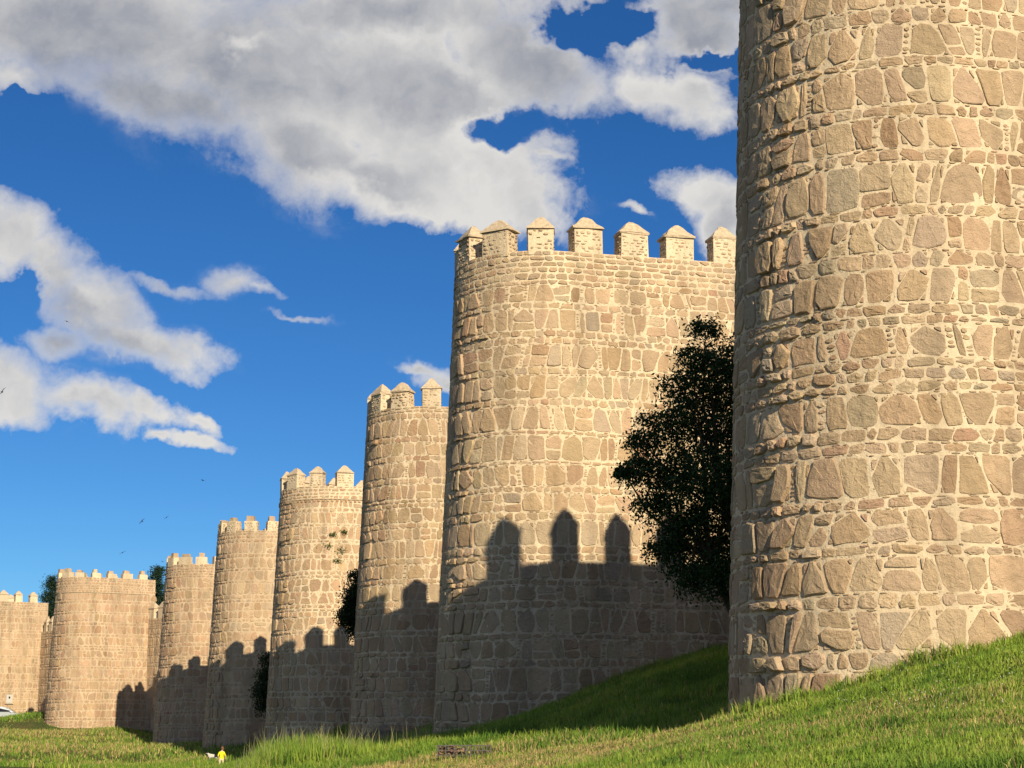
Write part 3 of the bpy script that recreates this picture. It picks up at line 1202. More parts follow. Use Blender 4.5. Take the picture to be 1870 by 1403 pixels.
def grass_cols(x, y, n, dryboost=0.0):
    base = np.array([[0.155, 0.275, 0.034]])
    lite = np.array([[0.33, 0.41, 0.066]])
    straw = np.array([[0.50, 0.39, 0.17]])
    deep = np.array([[0.055, 0.14, 0.022]])
    f = fbm_np(x, y, .9)[:, None]
    g = fbm_np(x + 7, y - 3, 2.7)[:, None]
    r = nrng.random((n, 1))
    c = base + (lite - base) * np.clip(r * .9 + f * .5, 0, 1)
    c = c + (deep - c) * np.clip(g * 1.1 - .05, 0, .9)
    g2 = fbm_np(x - 11, y + 5, .55)[:, None]
    c = c + (deep * 1.15 - c) * np.clip(g2 * .8, 0, .6)
    d = dry_amount(x, y)[:, None]
    p = np.clip(d * 1.0 + .025 + dryboost + np.clip(f * .11, 0, 1), 0, 1)
    isdry = (nrng.random((n, 1)) < p)
    c = np.where(isdry, straw * nrng.uniform(.6, 1.15, (n, 1)), c)
    return c * nrng.uniform(.8, 1.2, (n, 1))


def scatter(y0, y1, xl, xr, dens):
    """uniform points with xl,xr as slopes of X over Y (a wedge of ground in front of the viewer)"""
    n = int(dens * (xr - xl) * (y1 * y1 - y0 * y0) / 2)
    y = np.sqrt(nrng.uniform(y0 * y0, y1 * y1, n))
    x = y * nrng.uniform(xl, xr, n)
    ok = free_ground(x, y)
    return x[ok], y[ok]


def clump(x, y, s, lo, hi):
    return lo + (hi - lo) * np.clip(.5 + .6 * fbm_np(x, y, s), 0, 1)


# near bank below the first tower
for i, (y0, y1, xl, xr, dens, h0, h1, w) in enumerate([(9.5, 17, -.05, .33, 1700, .035, .105, .010), (17, 29, -.12, .36, 950, .045, .125, .013), (29, 52, -.22, .26, 330, .09, .24, .022)]):
    x, y = scatter(y0, y1, xl, xr, dens)
    n = len(x)
    h = (.55 * clump(x, y, 1.9, h0, h1) + .45 * clump(x + 3, y, 5.1, h0 * .6, h1 * 1.25)) * nrng.uniform(.5, 1.3, n)
    h *= 1 - .45 * dry_amount(x, y)
    blades('grass', x, y, h, nrng.uniform(.6, 1.2, n) * w, grass_cols(x, y, n), .95,
           ['near grass on the bank in the lower corner', 'grass on the bank below the huge sunlit tower', 'grass of the lit rise and the shaded bank between the two nearest towers'][i])
# far banks on the low ground at the foot of the far towers
x, y = scatter(52, 110, -.24, .02, 42)
n = len(x)
blades('grass', x, y, clump(x, y, .9, .12, .34) * nrng.uniform(.6, 1.3, n), nrng.uniform(.03, .05, n), grass_cols(x, y, n), .5, 'grass in the hollow beyond the lit rise')
x, y = scatter(92, 205, -.33, -.14, 26)
n = len(x)
blades('grass', x, y, clump(x, y, .5, .12, .40) * nrng.uniform(.6, 1.3, n), nrng.uniform(.04, .08, n), grass_cols(x, y, n, .05), .6, 'grass of the far bank below the wide squat tower')
# tall seeding grass along the lit rise
n = 15000
y = nrng.uniform(41, 51, n)
t_ = nrng.uniform(0, 1, n)
px_ = 425 + 420 * t_
x = (px_ - CX) / F * (y * CP)
ok = free_ground(x, y)
x, y, px_ = x[ok], y[ok], px_[ok]
hmax = np.interp(px_, [425, 450, 490, 560, 640, 700, 790, 850], [.12, .35, .75, .78, .55, .35, .30, .22])
h = hmax * nrng.uniform(.35, 1.0, len(x)) ** 1.3
blades('tall_grass', x, y, h, nrng.uniform(.012, .028, len(x)), grass_cols(x, y, len(x)), .4, 'tall rank grass along the crest of the lit rise')
n = 420
y = nrng.uniform(42, 51, n)
px_ = 430 + 400 * nrng.random(n)
x = (px_ - CX) / F * (y * CP)
ok = free_ground(x, y)
x, y, px_ = x[ok], y[ok], px_[ok]
hmax = np.interp(px_, [425, 450, 490, 560, 640, 700, 790, 850], [.3, .8, 1.15, 1.1, .9, .8, .75, .4])
straw = np.tile(np.array([[.30, .30, .14]]), (len(x), 1)) * nrng.uniform(.7, 1.2, (len(x), 1))
blades('grass_stalks', x, y, hmax * nrng.uniform(.6, 1.0, len(x)), np.full(len(x), .016), straw, .45, 'thin seeding stalks above the tall grass of the rise')

# rank weeds and grass left uncut against the tower feet
wx, wy = [], []
for T, n in ((TW[0], 5200), (TW[1], 3000), (TW[2], 1200)):
    ss = nrng.uniform(-.3, T.L + T.R * 2.2, n)
    oo = np.abs(nrng.normal(0, .16, n)) + .03
    for s_i, o_i in zip(ss, oo):
        p, m = T.plan(float(s_i))
        k_ = BAT * (T.zt - 1.2) + o_i
        wx.append(p.x + m.x * k_)
        wy.append(p.y + m.y * k_)
wx, wy = np.array(wx), np.array(wy)
n = len(wx)
blades('weeds', wx, wy, clump(wx, wy, 3.1, .08, .34) * nrng.uniform(.5, 1.3, n), nrng.uniform(.010, .022, n), grass_cols(wx, wy, n), .8, 'uncut weeds along the feet of the nearest towers')

# clover heads on the bank below the first tower
n = 240
y = nrng.uniform(16, 25.5, n)
x = nrng.uniform(4.0, 9.5, n)
ok = free_ground(x, y)
x, y = x[ok], y[ok]
z = terr(x, y) + nrng.uniform(.07, .13, len(x))
s_ = .007
V = np.stack([np.c_[x - s_, y, z], np.c_[x, y - s_, z], np.c_[x + s_, y, z], np.c_[x, y + s_, z], np.c_[x, y, z + s_ * 1.6], np.c_[x, y, z - s_ * 1.2]], axis=1)
b = np.arange(len(x))[:, None] * 6
Fc = np.concatenate([b + np.array([q]) for q in ((0, 1, 4), (1, 2, 4), (2, 3, 4), (3, 0, 4), (1, 0, 5), (2, 1, 5), (3, 2, 5), (0, 3, 5))])
o = np_mesh('clover_flowers', V.reshape(-1, 3), Fc, plain('clover_white', (.5, .5, .43), .8))
tag(o, 'scattered white clover heads in the grass below the huge tower', 'flowers', kind='stuff')


# ------------------------------------------------------------------ trees
def tube(pts, rads, n=6):
    v, f = [], []
    for i, p in enumerate(pts):
        p = Vector(p)
        d = (Vector(pts[min(i + 1, len(pts) - 1)]) - Vector(pts[max(i - 1, 0)])).normalized()
        a = d.cross(Vector((.3, .9, .2))).normalized()
        b = d.cross(a)
        for k in range(n):
            an = 6.28318 * k / n
            q = p + (a * math.cos(an) + b * math.sin(an)) * rads[i]
            v.append(tuple(q))
    for i in range(len(pts) - 1):
        for k in range(n):
            j = (k + 1) % n
            f.append((i * n + k, i * n + j, (i + 1) * n + j, (i + 1) * n + k))
    f.append(tuple(range((len(pts) - 1) * n, len(pts) * n)))
    return v, f


def leaf_cloud(centres, size, cols, flat=0.0, aspect=.5):
    """one pointed leaf (two triangles) at each centre"""
    n = len(centres)
    d = nrng.normal(size=(n, 3))
    d[:, 2] *= (1 - flat)
    d[:, 2] -= .25
    d /= np.linalg.norm(d, axis=1)[:, None]
    e = nrng.normal(size=(n, 3))
    e -= (e * d).sum(1)[:, None] * d
    e /= np.linalg.norm(e, axis=1)[:, None]
    s = size * nrng.uniform(.6, 1.25, (n, 1))
    V = np.stack([centres - d * s * .5, centres + e * s * aspect * .5, centres + d * s * .5, centres - e * s * aspect * .5], axis=1)
    b = np.arange(n)[:, None] * 4
    Fc = np.concatenate([b + np.array([[0, 1, 2]]), b + np.array([[0, 2, 3]])])
    return V.reshape(-1, 3), Fc, np.repeat(cols, 4, axis=0)


def make_tree(name, label, base, blobs, nl, size, tone, stems, group=None, cat='tree', shoots=0, aspect=.5, spread=.35):
    """blobs: (centre, radius) clumps of the crown; stems: list of tube paths"""
    org = tuple(base)
    root = empty(name, org, label, cat, group)
    v, f = [], []
    for pts, rads in stems:
        vv, ff = tube(pts, rads)
        o = len(v)
        v += vv
        f += [tuple(i + o for i in q) for q in ff]
    # twigs reaching into the clumps
    top = Vector(stems[0][0][-1])
    for c, r in blobs:
        st = Vector(stems[int(nrng.integers(len(stems)))][0][-2])
        mid = (st + Vector(c)) / 2 + Vector(nrng.normal(size=3)) * .12
        vv, ff = tube([st, mid, Vector(c)], [.05, .03, .012], 5)
        o = len(v)
        v += vv
        f += [tuple(i + o for i in q) for q in ff]
    mesh_obj('trunk', v, f, M_BARK, root, org)
    tot = sum(r ** 2.2 for _, r in blobs)
    cs = []
    for c, r in blobs:
        n = int(nl * r ** 2.2 / tot)
        # sprays: small knots of leaves on the clump's shell and through its volume
        ks = max(4, n // 14)
        dirs = nrng.normal(size=(ks, 3))
        dirs /= np.linalg.norm(dirs, axis=1)[:, None]
        rad = r * (nrng.random(ks) ** .45) * nrng.uniform(.72, 1.16, ks)
        knots = np.array(c) + dirs * rad[:, None] * np.array([1, 1, .92])
        idx = nrng.integers(0, ks, n)
        cs.append(knots[idx] + nrng.normal(size=(n, 3)) * size * 1.25)
    for _ in range(shoots):
        c, r = blobs[int(nrng.integers(len(blobs)))]
        d = nrng.normal(size=3)
        d /= np.linalg.norm(d)
        d[2] = abs(d[2]) * .6
        tt = nrng.random(16)[:, None]
        cs.append(np.array(c) + d * r * (.85 + spread * 1.1 * tt) + nrng.normal(size=(16, 3)) * size * .7)
    ctr = np.concatenate(cs)
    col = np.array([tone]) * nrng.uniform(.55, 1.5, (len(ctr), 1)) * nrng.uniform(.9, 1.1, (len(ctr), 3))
    V, Fc, cc = leaf_cloud(ctr, size, col, aspect=aspect)
    ob = np_mesh('crown', V - np.array(org), Fc, M_LEAF, cc)
    ob.parent = root
    return root


def pxblob(px, py, Y, rpx):
    p = U(px, py, Y)
    return (tuple(p), rpx / F * Y)


YT = 36.8
blobs = [pxblob(*b) for b in [
    (1288, 610, YT, 30), (1262, 660, YT - .3, 34), (1310, 690, YT, 55), (1250, 720, YT, 50), (1330, 660, YT + .6, 45), (1215, 775, YT - .2, 48), (1290, 790, YT + .4, 80),
    (1180, 815, YT, 36), (1165, 865, YT - .3, 36), (1215, 870, YT + .3, 62), (1290, 890, YT - .6, 82), (1185, 925, YT, 34), (1240, 960, YT, 60), (1215, 1010, YT + .2, 34),
    (1290, 1000, YT + .8, 80), (1260, 1055, YT, 40), (1320, 1060, YT - .5, 55), (1375, 740, YT + .8, 100), (1390, 880, YT + .3, 110), (1390, 1010, YT, 90), (1440, 820, YT + 1.2, 110), (1440, 960, YT + 1, 100), (1142, 868, YT, 16)]]
tb = U(1385, 1215, YT)
tb.z = tz(tb.x, tb.y)
stems = []
for (dx, px, py) in ((-.35, 1285, 930), (.0, 1330, 820), (.3, 1370, 850), (-.15, 1300, 720)):
    e = U(px, py, YT)
    b0 = tb + Vector((dx, 0, -.2))
    stems.append(([b0, b0.lerp(e, .35) + Vector((.12, 0, .15)), b0.lerp(e, .7) + Vector((-.1, .05, 0)), e], [.13, .10, .07, .03]))
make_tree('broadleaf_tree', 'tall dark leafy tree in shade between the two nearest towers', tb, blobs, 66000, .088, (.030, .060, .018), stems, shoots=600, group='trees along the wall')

YB = 83.0
blobs = [pxblob(*b) for b in [(652, 1055, YB, 14), (648, 1085, YB, 20), (640, 1112, YB, 24), (634, 1128, YB, 18), (655, 1130, YB, 26), (668, 1090, YB, 28), (650, 1150, YB, 16), (675, 1140, YB, 26)]]
tb = U(672, 1200, YB)
tb.z = tz(tb.x, tb.y)
e = U(660, 1110, YB)
make_tree('broadleaf_tree', 'small dark tree peeping from behind the narrow tower slice', tb, blobs, 15000, .13, (.018, .036, .011), [([tb + Vector((0, 0, -.2)), tb.lerp(e, .4), tb.lerp(e, .8), e], [.12, .1, .06, .03])], shoots=40, group='trees along the wall')

YC = 101.0
blobs = [pxblob(*b) for b in [(488, 1205, YC, 12), (482, 1235, YC, 16), (478, 1262, YC, 17), (486, 1290, YC, 18), (496, 1230, YC, 18), (498, 1270, YC, 20)]]
tb = U(494, 1340, YC)
tb.z = tz(tb.x, tb.y)
e = U(488, 1240, YC)
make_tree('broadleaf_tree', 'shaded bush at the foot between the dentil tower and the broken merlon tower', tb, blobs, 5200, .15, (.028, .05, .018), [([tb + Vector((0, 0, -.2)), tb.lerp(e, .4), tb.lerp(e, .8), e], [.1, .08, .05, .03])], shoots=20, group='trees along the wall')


def cedar(label, px, ytop, Y, height, rad, seed):
    """layered conifer: tapered trunk, flat sprays of needles on tiers of boughs"""
    global nrng
    top = U(px, ytop, Y)
    gz = tz(top.x, top.y)
    org = (top.x, top.y, gz)
    rr = random.Random(seed)
    root = empty('cedar_tree', org, label, 'tree', 'cedars inside the wall')
    v, f = tube([(top.x, top.y, gz - .3), (top.x, top.y, gz + (top.z - gz) * .5), (top.x, top.y, top.z)], [.35, .22, .04], 7)
    cs = []
    z = top.z
    while z > top.z - height:
        q = (top.z - z) / height
        L = rad * (0.18 + .82 * q ** .7)
        for _ in range(6):
            a = rr.uniform(0, 6.283)
            l = L * rr.uniform(.6, 1.15)
            e = Vector((top.x + math.cos(a) * l, top.y + math.sin(a) * l, z + l * rr.uniform(-.12, .18)))
            s = Vector((top.x, top.y, z))
            vv, ff = tube([s, s.lerp(e, .55) + Vector((0, 0, .08)), e], [.06, .035, .012], 4)
            o = len(v)
            v += vv
            f += [tuple(i + o for i in t) for t in ff]
            n = int(60 + 150 * l / rad)
            t = nrng.random(n)[:, None] ** .7
            pts = np.array(s) + (np.array(e) - np.array(s)) * t
            w = .10 + .30 * t
            cs.append(pts + nrng.normal(size=(n, 3)) * np.c_[w, w, w * .55])
        z -= rr.uniform(.22, .42)
    mesh_obj('trunk', v, f, M_BARK, root, org)
    ctr = np.concatenate(cs)
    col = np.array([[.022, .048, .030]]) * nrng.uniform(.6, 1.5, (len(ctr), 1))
    V, Fc, cc = leaf_cloud(ctr, .22, col, flat=.6, aspect=.35)
    ob = np_mesh('crown', V - np.array(org), Fc, M_LEAF, cc)
    ob.parent = root


cedar('dark cedar crown between the pale tower and the wide squat tower', 96, 1056, 191, 9, 2.3, 1)
cedar('dark cedar crown between the wide squat tower and the pinkish tower', 288, 1040, 164, 9, 2.0, 2)

# small plants rooted in the joints of the fourth tower
T4 = TW[3]
for i, (px, py, r, lab) in enumerate([(600, 993, .30, 'largest green plant rooted in the wall joints of the dentil tower'), (622, 1000, .24, 'green tuft beside the largest wall plant of the dentil tower'),
                                      (608, 972, .16, 'small tuft just above the largest wall plant of the dentil tower'), (628, 967, .16, 'topmost small tuft on the wall of the dentil tower'), (617, 1020, .18, 'lowest small tuft on the wall of the dentil tower')]):
    best = None
    for s in np.arange(0, T4.slen * .6, .05):
        q = U(px, py, 89.5)
        p = T4.P(s, q.z, .03)
        pp = project(p)
        if best is None or abs(pp[0] - px) < best[0]:
            if T4.plan(s)[1].y < 0:
                best = (abs(pp[0] - px), p)
    p = np.array(best[1])
    n = 60
    ctr = p + nrng.normal(size=(n, 3)) * r * np.array([.6, .25, .35]) + np.array([0, -.08, 0])
    col = np.array([[.07, .11, .025]]) * nrng.uniform(.6, 1.4, (n, 1))
    V, Fc, cc = leaf_cloud(ctr, .11, col, aspect=.5)
    root = empty('wall_plant', tuple(p), lab, 'plant', 'plants growing in the tower wall')
    ob = np_mesh('foliage', V - p, Fc, M_LEAF, cc)
    ob.parent = root
    v, f = tube([(0, .05, -.05), (0, -.06, .02), (.03, -.10, .12)], [.02, .015, .006], 5)
    mesh_obj('stem', v, f, M_BARK, root)

# ------------------------------------------------------------------ outcrop of rock at the foot of the third tower
def rock(name, c, rad, seed, mat, label=None, cat=None, parent=None, org=None, tint=None, sub=2):
    import bmesh
    bm = bmesh.new()
    bmesh.ops.create_icosphere(bm, subdivisions=sub, radius=1.0)
    rr = random.Random(seed)
    ph = [rr.uniform(0, 6.28) for _ in range(6)]
    for vv in bm.verts:
        n = vv.co.normalized()
        k = 1 + .16 * math.sin(3 * n.x + ph[0]) * math.sin(2.6 * n.y + ph[1]) + .12 * math.sin(5 * n.z + 4 * n.x + ph[2]) + rr.uniform(-.07, .07)
        vv.co = Vector((n.x * rad[0] * k, n.y * rad[1] * k, n.z * rad[2] * k)) + Vector(c)
    vs_ = [tuple(v.co) for v in bm.verts]
    fs = [tuple(v.index for v in f.verts) for f in bm.faces]
    bm.free()
    ob = mesh_obj(name, vs_, fs, mat, parent, org if org else tuple(c), False, tint)
    if label:
        tag(ob, label, cat)
    return ob


c = U(722, 1345, 65.5)
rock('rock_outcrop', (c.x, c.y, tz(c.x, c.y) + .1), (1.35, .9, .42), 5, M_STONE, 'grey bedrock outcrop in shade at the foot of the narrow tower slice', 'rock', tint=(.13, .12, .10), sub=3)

# ------------------------------------------------------------------ gabion: wire basket, half filled with stones
M_WIRE = plain('galvanised_wire', (.11, .10, .09), .6, .3, .2, .2)
gp = GAB
gz = tz(gp.x, gp.y - .15) + .02
org = (gp.x, gp.y, gz)
gab = empty('wire_gabion', org, 'low wire mesh basket partly filled with stones in the grass', 'gabion')
GW, GH, GD = 96 / 3259 * GAB.y, .17, .30
for xi in range(14):
    x = -GW / 2 + GW * xi / 13
    for yy in (-GD / 2, GD / 2):
        if xi < 7 and xi % 2 == 1:
            continue
        v, f = tube([(x, yy, -.02), (x, yy, GH)], [.009 if xi not in (0, 7, 13) else .014] * 2, 5)
        mesh_obj('wire', v, f, M_WIRE, gab)
for zz in (.01, GH / 2, GH):
    for yy in (-GD / 2, GD / 2):
        v, f = tube([(-GW / 2, yy, zz), (GW / 2, yy, zz)], [.009] * 2, 5)
        mesh_obj('wire', v, f, M_WIRE, gab)
for x in (-GW / 2, 0, GW / 2):
    v, f = tube([(x, -GD / 2, GH), (x, GD / 2, GH)], [.009] * 2, 5)
    mesh_obj('wire', v, f, M_WIRE, gab)
rr = random.Random(3)
for i in range(26):
    x = -GW / 2 + .06 + (i % 7) * GW * .068 + rr.uniform(-.02, .02)
    lay = i // 7
    rock('stone', (x, rr.uniform(-.09, .09) - (.05 if lay % 2 else 0), .04 + lay * .038), (rr.uniform(.035, .05), .05, rr.uniform(.025, .036)), 40 + i, M_STONE, parent=gab, org=(0, 0, 0), tint=tuple(q * rr.uniform(.6, 1.1) for q in (.30, .20, .145)), sub=1)

# ------------------------------------------------------------------ skinned figures
def skin_mesh(name, joints, edges, mat_fn, parent, org, root_i=0, sub=2):
    """grow one continuous body over a joint skeleton; joints = (x, y, z, rx, ry)"""
    me = bpy.data.meshes.new(name)
    me.from_pydata([j[:3] for j in joints], edges, [])
    ob = bpy.data.objects.new(name, me)
    COL.objects.link(ob)
    sk = ob.modifiers.new('skin', 'SKIN')
    sk.use_smooth_shade = True
    for i, j in enumerate(joints):
        d = me.skin_vertices[0].data[i]
        d.radius = (j[3], j[4])
        d.use_root = (i == root_i)
    sb = ob.modifiers.new('sub', 'SUBSURF')
    sb.levels = sb.render_levels = sub
    dg = bpy.context.evaluated_depsgraph_get()
    ev = bpy.data.meshes.new_from_object(ob.evaluated_get(dg))
    ev.name = name
    ob.modifiers.clear()
    ob.data = ev
    bpy.data.meshes.remove(me)
    ev.materials.clear()
    mats = mat_fn(None)
    for m in mats:
        ev.materials.append(m)
    for p in ev.polygons:
        p.material_index = mat_fn(p.center)
        p.use_smooth = True
    ob.parent = parent
    if parent is None:
        ob.location = org
    return ob


M_SKIN = plain('skin', (.55, .36, .26), .6, .3, var=.05)
M_SHIRT = plain('yellow_cotton', (.80, .72, .03), .85, .1, var=.08)
M_SHORTS = plain('cream_cotton', (.58, .50, .32), .85, .1, var=.08)
M_HAIR = plain('auburn_hair', (.16, .07, .03), .6, .3, var=.2)
M_SHOE = plain('pale_shoe', (.45, .42, .38), .7, .2)
cp_ = U(404, 1399, 88.0)
cz_ = tz(cp_.x, cp_.y)
# a child of 1.22 m seen from behind, stepping up the bank, head turned a little to the wall
J = [(0, 0, .60, .115, .085), (0, .02, .74, .105, .08), (0, .045, .88, .125, .085), (.01, .06, .97, .05, .05), (.02, .075, 1.03, .042, .042),
     (.075, 0, .52, .072, .075), (.085, .03, .32, .05, .052), (.08, .0, .08, .034, .036), (.085, .09, .035, .034, .03),
     (-.075, 0, .52, .072, .075), (-.09, -.05, .32, .05, .052), (-.085, -.12, .09, .034, .036), (-.09, -.03, .035, .034, .03),
     (.135, .05, .905, .048, .048), (.195, .05, .74, .036, .036), (.185, .12, .58, .028, .028), (.18, .15, .50, .026, .018),
     (-.135, .05, .905, .048, .048), (-.195, .03, .74, .036, .036), (-.20, .08, .58, .028, .028), (-.20, .11, .50, .026, .018)]
E = [(0, 1), (1, 2), (2, 3), (3, 4), (0, 5), (5, 6), (6, 7), (7, 8), (0, 9), (9, 10), (10, 11), (11, 12), (2, 13), (13, 14), (14, 15), (15, 16), (2, 17), (17, 18), (18, 19), (19, 20)]


def child_mats(c):
    if c is None:
        return [M_SKIN, M_SHIRT, M_SHORTS, M_SHOE]
    if c.z < .075:
        return 3
    if c.z > .955:
        return 0
    if abs(c.x) > .155 and c.z < .72:
        return 0
    if c.z > .56:
        return 1
    if c.z > .30:
        return 2
    return 0


child = skin_mesh('person', J, E, child_mats, None, (cp_.x, cp_.y, cz_))
child.scale = (.88, .88, .88)
tag(child, 'child in a yellow top and pale shorts walking uphill, seen from behind', 'person')
import bmesh


def ball(name, parent, c, r, mat, sub=3, shape=None):
    bm = bmesh.new()
    bmesh.ops.create_icosphere(bm, subdivisions=sub, radius=1.0)
    for v in bm.verts:
        n = v.co.copy()
        if shape:
            n = shape(n)
        v.co = Vector((n.x * r[0] + c[0], n.y * r[1] + c[1], n.z * r[2] + c[2]))
    me = bpy.data.meshes.new(name)
    bm.to_mesh(me)
    bm.free()
    me.materials.append(mat)
    for p in me.polygons:
        p.use_smooth = True
    ob = bpy.data.objects.new(name, me)
    COL.objects.link(ob)
    ob.parent = parent
    return ob


def head_shape(n):
    """skull with brow, nose and chin towards +y"""
    q = n.copy()
    if q.y > 0:
        q.x *= 1 - .18 * q.y
        if q.z < 0:
            q.y *= .92
            q.z *= 1.05
        if abs(n.x) < .22 and -.35 < n.z < .05:
            q.y += .16 * (1 - abs(n.x) / .22)
    return q


hd = ball('head', child, (.025, .085, 1.125), (.072, .088, .098), M_SKIN, 3, head_shape)
ball('hair', hd, (.025, .068, 1.145), (.080, .088, .098), M_HAIR, 3, lambda n: Vector((n.x, n.y if n.y < .35 else .35 + (n.y - .35) * .4, n.z if n.z > -.75 else -.75)))
for sx in (-1, 1):
    ball('ear', hd, (.025 + sx * .074, .085, 1.115), (.010, .018, .026), M_SKIN, 1)
    # fingers curl beside the thigh
    hx = .18 if sx > 0 else -.20
    hy = .15 if sx > 0 else .11
    for k in range(4):
        v, f = tube([(hx + sx * .004, hy - .022 + k * .015, .50), (hx - sx * .002, hy - .020 + k * .015, .465), (hx - sx * .012, hy - .016 + k * .014, .442 + .004 * abs(k - 1))], [.0075, .007, .005], 5)
        mesh_obj('finger', v, f, M_SKIN, child)
    v, f = tube([(hx - sx * .006, hy + .025, .515), (hx - sx * .014, hy + .042, .485), (hx - sx * .016, hy + .046, .466)], [.008, .0075, .005], 5)
    mesh_obj('thumb', v, f, M_SKIN, child)

# the dog ahead of the child
M_FUR = plain('white_fur', (.50, .47, .43), .9, .1, var=.25, scale=12)
M_FURB = plain('black_fur', (.02, .02, .022), .9, .1, var=.2)
dp = U(389, 1373, 102.0)
dz_ = tz(dp.x, dp.y)
DJ = [(0, 0, .40, .085, .10), (.16, 0, .40, .075, .085), (-.16, 0, .41, .09, .115), (-.26, 0, .50, .05, .06), (-.31, 0, .57, .055, .06), (-.41, 0, .545, .03, .03),
      (-.17, .06, .26, .038, .038), (-.165, .06, .13, .022, .022), (-.18, .06, .03, .022, .02), (-.17, -.06, .26, .038, .038), (-.21, -.06, .13, .022, .022), (-.20, -.06, .03, .022, .02),
      (.19, .06, .28, .05, .05), (.235, .06, .15, .022, .022), (.21, .06, .03, .022, .02), (.19, -.06, .28, .05, .05), (.20, -.06, .15, .022, .022), (.175, -.06, .03, .022, .02),
      (.29, 0, .47, .018, .018), (.36, 0, .55, .010, .010)]
DE = [(0, 1), (0, 2), (2, 3), (3, 4), (4, 5), (2, 6), (6, 7), (7, 8), (2, 9), (9, 10), (10, 11), (1, 12), (12, 13), (13, 14), (1, 15), (15, 16), (16, 17), (1, 18), (18, 19)]


def dog_mats(c):
    if c is None:
        return [M_FUR, M_FURB]
    return 1 if (c.x > .08 and c.z > .33) or (c.x < -.27 and c.z > .56) else 0


dog = skin_mesh('dog', DJ, DE, dog_mats, None, (dp.x, dp.y, dz_))
tag(dog, 'small white and black dog standing at the edge of the shade ahead of the child', 'dog')
for sy in (-1, 1):
    ball('ear', dog, (-.30, sy * .05, .60), (.022, .012, .038), M_FURB, 2)

# ------------------------------------------------------------------ parked car
M_PAINT = plain('silver_paint', (.55, .57, .58), .3, .5, .55, .04)
M_GLASS = plain('dark_car_glass', (.015, .017, .02), .08, .6, 0, .05)
M_TYRE = plain('tyre', (.02, .02, .02), .9, .1)
M_RIM = plain('rim', (.5, .5, .52), .35, .5, .8, .05)
M_RED = plain('tail_lamp', (.45, .02, .02), .3, .5)
M_LAMP = plain('head_lamp', (.75, .78, .8), .15, .6)
cpos = U(36, 1306, 167.0)
CARX = cpos.x - 1.5
cgz = tz(CARX, 167.0)
car = empty('parked_car', (CARX, 167.0, cgz), 'silver hatchback parked below the pale tower at the photo edge', 'car')
# local x along the car (front towards +x), y across, z up
prof_body = [(-2.05, .35), (-2.1, .62), (-2.02, .95), (-1.2, 1.0), (.75, .98), (1.35, .90), (1.95, .74), (2.1, .55), (2.08, .32), (1.75, .26), (-1.8, .26)]


def loft(prof, widths):
    v, f = [], []
    n = len(prof)
    for y, sc in widths:
        for (x, z) in prof:
            zc = .62
            v.append((x * sc, y, zc + (z - zc) * sc))
    for k in range(len(widths) - 1):
        for i in range(n):
            j = (i + 1) % n
            f.append((k * n + i, k * n + j, (k + 1) * n + j, (k + 1) * n + i))
    f.append(tuple(range(n)))
    f.append(tuple(reversed(range((len(widths) - 1) * n, len(widths) * n))))
    return v, f


v, f = loft(prof_body, [(-.86, .94), (-.83, .985), (-.70, 1.0), (.70, 1.0), (.83, .985), (.86, .94)])
mesh_obj('body', v, f, M_PAINT, car, smooth=False)
cab = [(-1.95, .97), (-1.55, 1.36), (-1.1, 1.47), (-.1, 1.48), (.45, 1.36), (1.05, .97)]
v, f = [], []
for y, sh in ((-.78, 0), (-.60, 1), (.60, 1), (.78, 0)):
    for (x, z) in cab:
        v.append((x, y if z < 1.0 else (.62 if y > 0 else -.62) if sh == 0 else y * .97, z + (.012 if sh else 0)))
n = len(cab)
for k in range(3):
    for i in range(n - 1):
        f.append((k * n + i, k * n + i + 1, (k + 1) * n + i + 1, (k + 1) * n + i))
f.append(tuple(range(n)))
f.append(tuple(reversed(range(3 * n, 4 * n))))
mesh_obj('cabin', v, f, M_PAINT, car)
for sy in (-1, 1):
    for (xa, xb, xc, xd) in ((-1.62, -.55, -.55, -1.38), (-.48, .80, .34, -.48)):
        v = [(xa, sy * .775, 1.0), (xb, sy * .775, 1.0), (xc, sy * .645, 1.36), (xd, sy * .645, 1.36)]
        mesh_obj('side_window', v, [(0, 1, 2, 3)] if sy < 0 else [(3, 2, 1, 0)], M_GLASS, car)
    mesh_obj('head_lamp', [(1.90, sy * .80, .66), (2.07, sy * .52, .62), (2.03, sy * .52, .76), (1.82, sy * .80, .80)], [(0, 1, 2, 3)], M_LAMP, car)
    mesh_obj('tail_lamp', [(-2.10, sy * .80, .66), (-2.115, sy * .58, .66), (-2.07, sy * .58, .90), (-2.05, sy * .80, .90)], [(0, 1, 2, 3)], M_RED, car)
    v, f = box_geo(Vector((.72, sy * .92, 0)), Vector((1, 0, 0)), Vector((0, 1, 0)), .12, .16, .12, 1.0, .15)
    mesh_obj('wing_mirror', v, f, M_PAINT, car)
    for wx in (-1.30, 1.32):
        v, f = [], []
        for (yy, r) in ((.68, .31), (.70, .325), (.87, .325), (.885, .30), (.875, .20)):
            for k in range(20):
                a = 6.28318 * k / 20
                v.append((wx + math.cos(a) * r, sy * yy, .32 + math.sin(a) * r))
        for k in range(4):
            for i in range(20):
                j = (i + 1) % 20
                f.append((k * 20 + i, k * 20 + j, k * 20 + 20 + j, k * 20 + 20 + i))
        wh = mesh_obj('wheel', v, f, M_TYRE, car)
        v = [(wx, sy * .872, .32)] + [(wx + math.cos(6.28318 * k / 20) * (.20 if k % 2 else .17), sy * .868, .32 + math.sin(6.28318 * k / 20) * (.20 if k % 2 else .17)) for k in range(20)]
        mesh_obj('rim', v, [(0, 1 + k, 1 + (k + 1) % 20) for k in range(20)], M_RIM, wh)
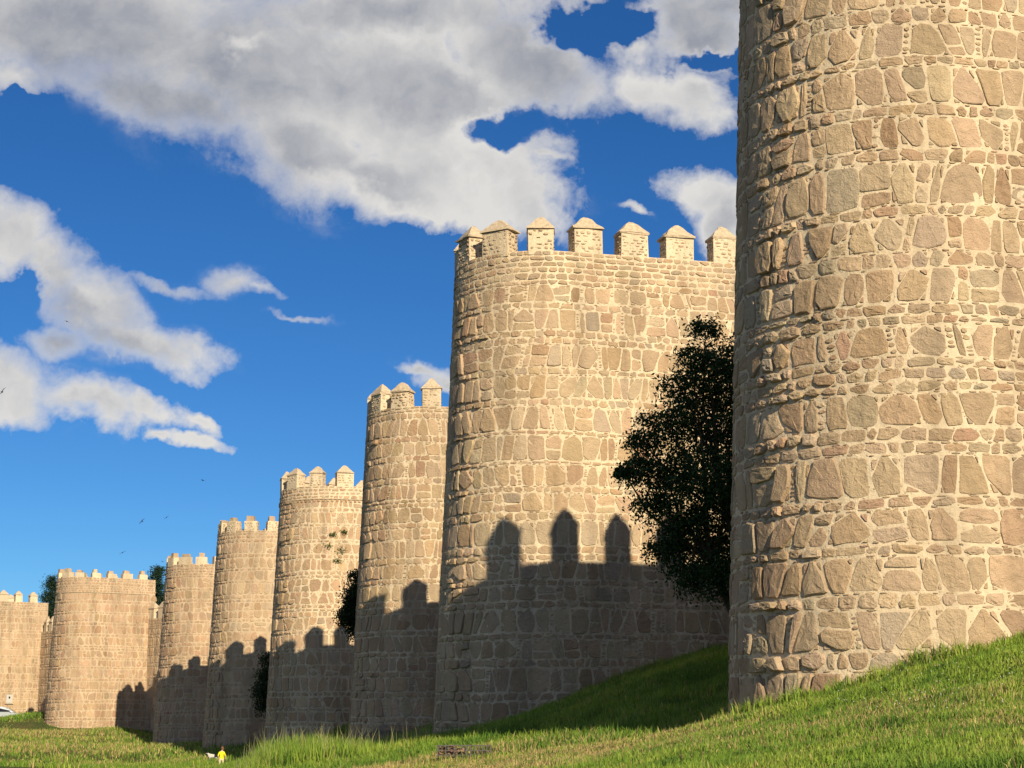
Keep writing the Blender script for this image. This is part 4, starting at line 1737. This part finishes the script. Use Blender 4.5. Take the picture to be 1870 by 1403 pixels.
mesh_obj('windscreen', [(.53, -.58, 1.345), (.53, .58, 1.345), (1.04, .70, 1.0), (1.04, -.70, 1.0)], [(0, 1, 2, 3)], M_GLASS, car)
mesh_obj('rear_window', [(-1.60, -.56, 1.345), (-1.60, .56, 1.345), (-1.935, .68, 1.02), (-1.935, -.68, 1.02)], [(3, 2, 1, 0)], M_GLASS, car)
car.rotation_euler = (0, 0, R_(8))

# ------------------------------------------------------------------ plaque on the last tower
T8 = TW[7]
best = None
for s in np.arange(0, T8.L + 3, .05):
    q = U(17, 1276, 173)
    p = T8.P(s, q.z, .05)
    pp = project(p)
    if best is None or abs(pp[0] - 17) < best[0]:
        best = (abs(pp[0] - 17), s, q.z)
s, zz = best[1], best[2]
p, m = T8.plan(s)
c = Vector(T8.P(s, zz, .06))
t = Vector((-m.y, m.x, 0))
pl_root = empty('wall_plaque', tuple(c), 'pale stone plaque with a small sill on the pale tower above the car', 'plaque')
M_PLQ = plain('plaque_stone', (.46, .45, .43), .7, .2, var=.2)
for (nm, w, h, z0, d, dd, mat) in (('panel', .62, .80, -.40, .08, 0.0, M_PLQ), ('sill', .82, .09, -.52, .16, .03, M_CAP), ('dark_square', .16, .20, .02, .03, .035, M_GLASS)):  # last box is a small dark square on the panel face
    v, f = box_geo(m * dd, t, m, w, d, h, z0)
    mesh_obj(nm, v, f, mat, pl_root)

# ------------------------------------------------------------------ swifts
M_SWIFT = plain('swift_plumage', (.018, .016, .015), .8, .1)


def swift(px, py, Y, roll, yaw, label, sc=1.0):
    p = U(px, py, Y)
    root = empty('swift', tuple(p), label, 'bird', 'swifts flying round the towers')
    v, f = tube([(0, -.085, 0), (0, -.06, .004), (0, 0, .004), (0, .06, 0), (0, .085, 0)], [.006, .018, .024, .015, .004], 7)
    mesh_obj('body', v, f, M_SWIFT, root)
    for sx in (-1, 1):
        pr = [(.01, .03, -.035), (.08, .05, .0), (.15, .03, .002), (.22, -.03, -.005)]
        v = []
        for i, (x, y, z) in enumerate(pr):
            w = (.055, .05, .035, .006)[i]
            v += [(sx * x, y, z + .006), (sx * x, y - w, z), (sx * x, y - w * .5, z - .004)]
        f = []
        for i in range(3):
            for a, b in ((0, 1), (1, 2), (2, 0)):
                f.append((i * 3 + a, i * 3 + b, i * 3 + 3 + b, i * 3 + 3 + a))
        mesh_obj('wing', v, f, M_SWIFT, root)
        mesh_obj('tail_feather', [(0, -.07, 0), (sx * .012, -.07, .002), (sx * .03, -.15, 0), (sx * .008, -.11, -.003)], [(0, 1, 2, 3)], M_SWIFT, root)
    root.rotation_euler = (R_(25), R_(roll), R_(yaw))
    root.scale = (sc, sc, sc)


swift(3, 716, 62, -55, 20, 'largest swift, at the photo edge against the lowest white cloud')
swift(122, 587, 105, 8, 60, 'swift against the grey part of the middle cloud')
swift(370, 877, 100, -5, 75, 'swift level in clear sky above the broken merlon tower')
swift(259, 952, 95, -50, 30, 'banking swift in blue sky above the pinkish tower')
swift(304, 945, 130, -40, 10, 'faint distant swift beside the banking one')
swift(224, 1009, 110, -28, 5, 'swift gliding just above the wide squat tower')
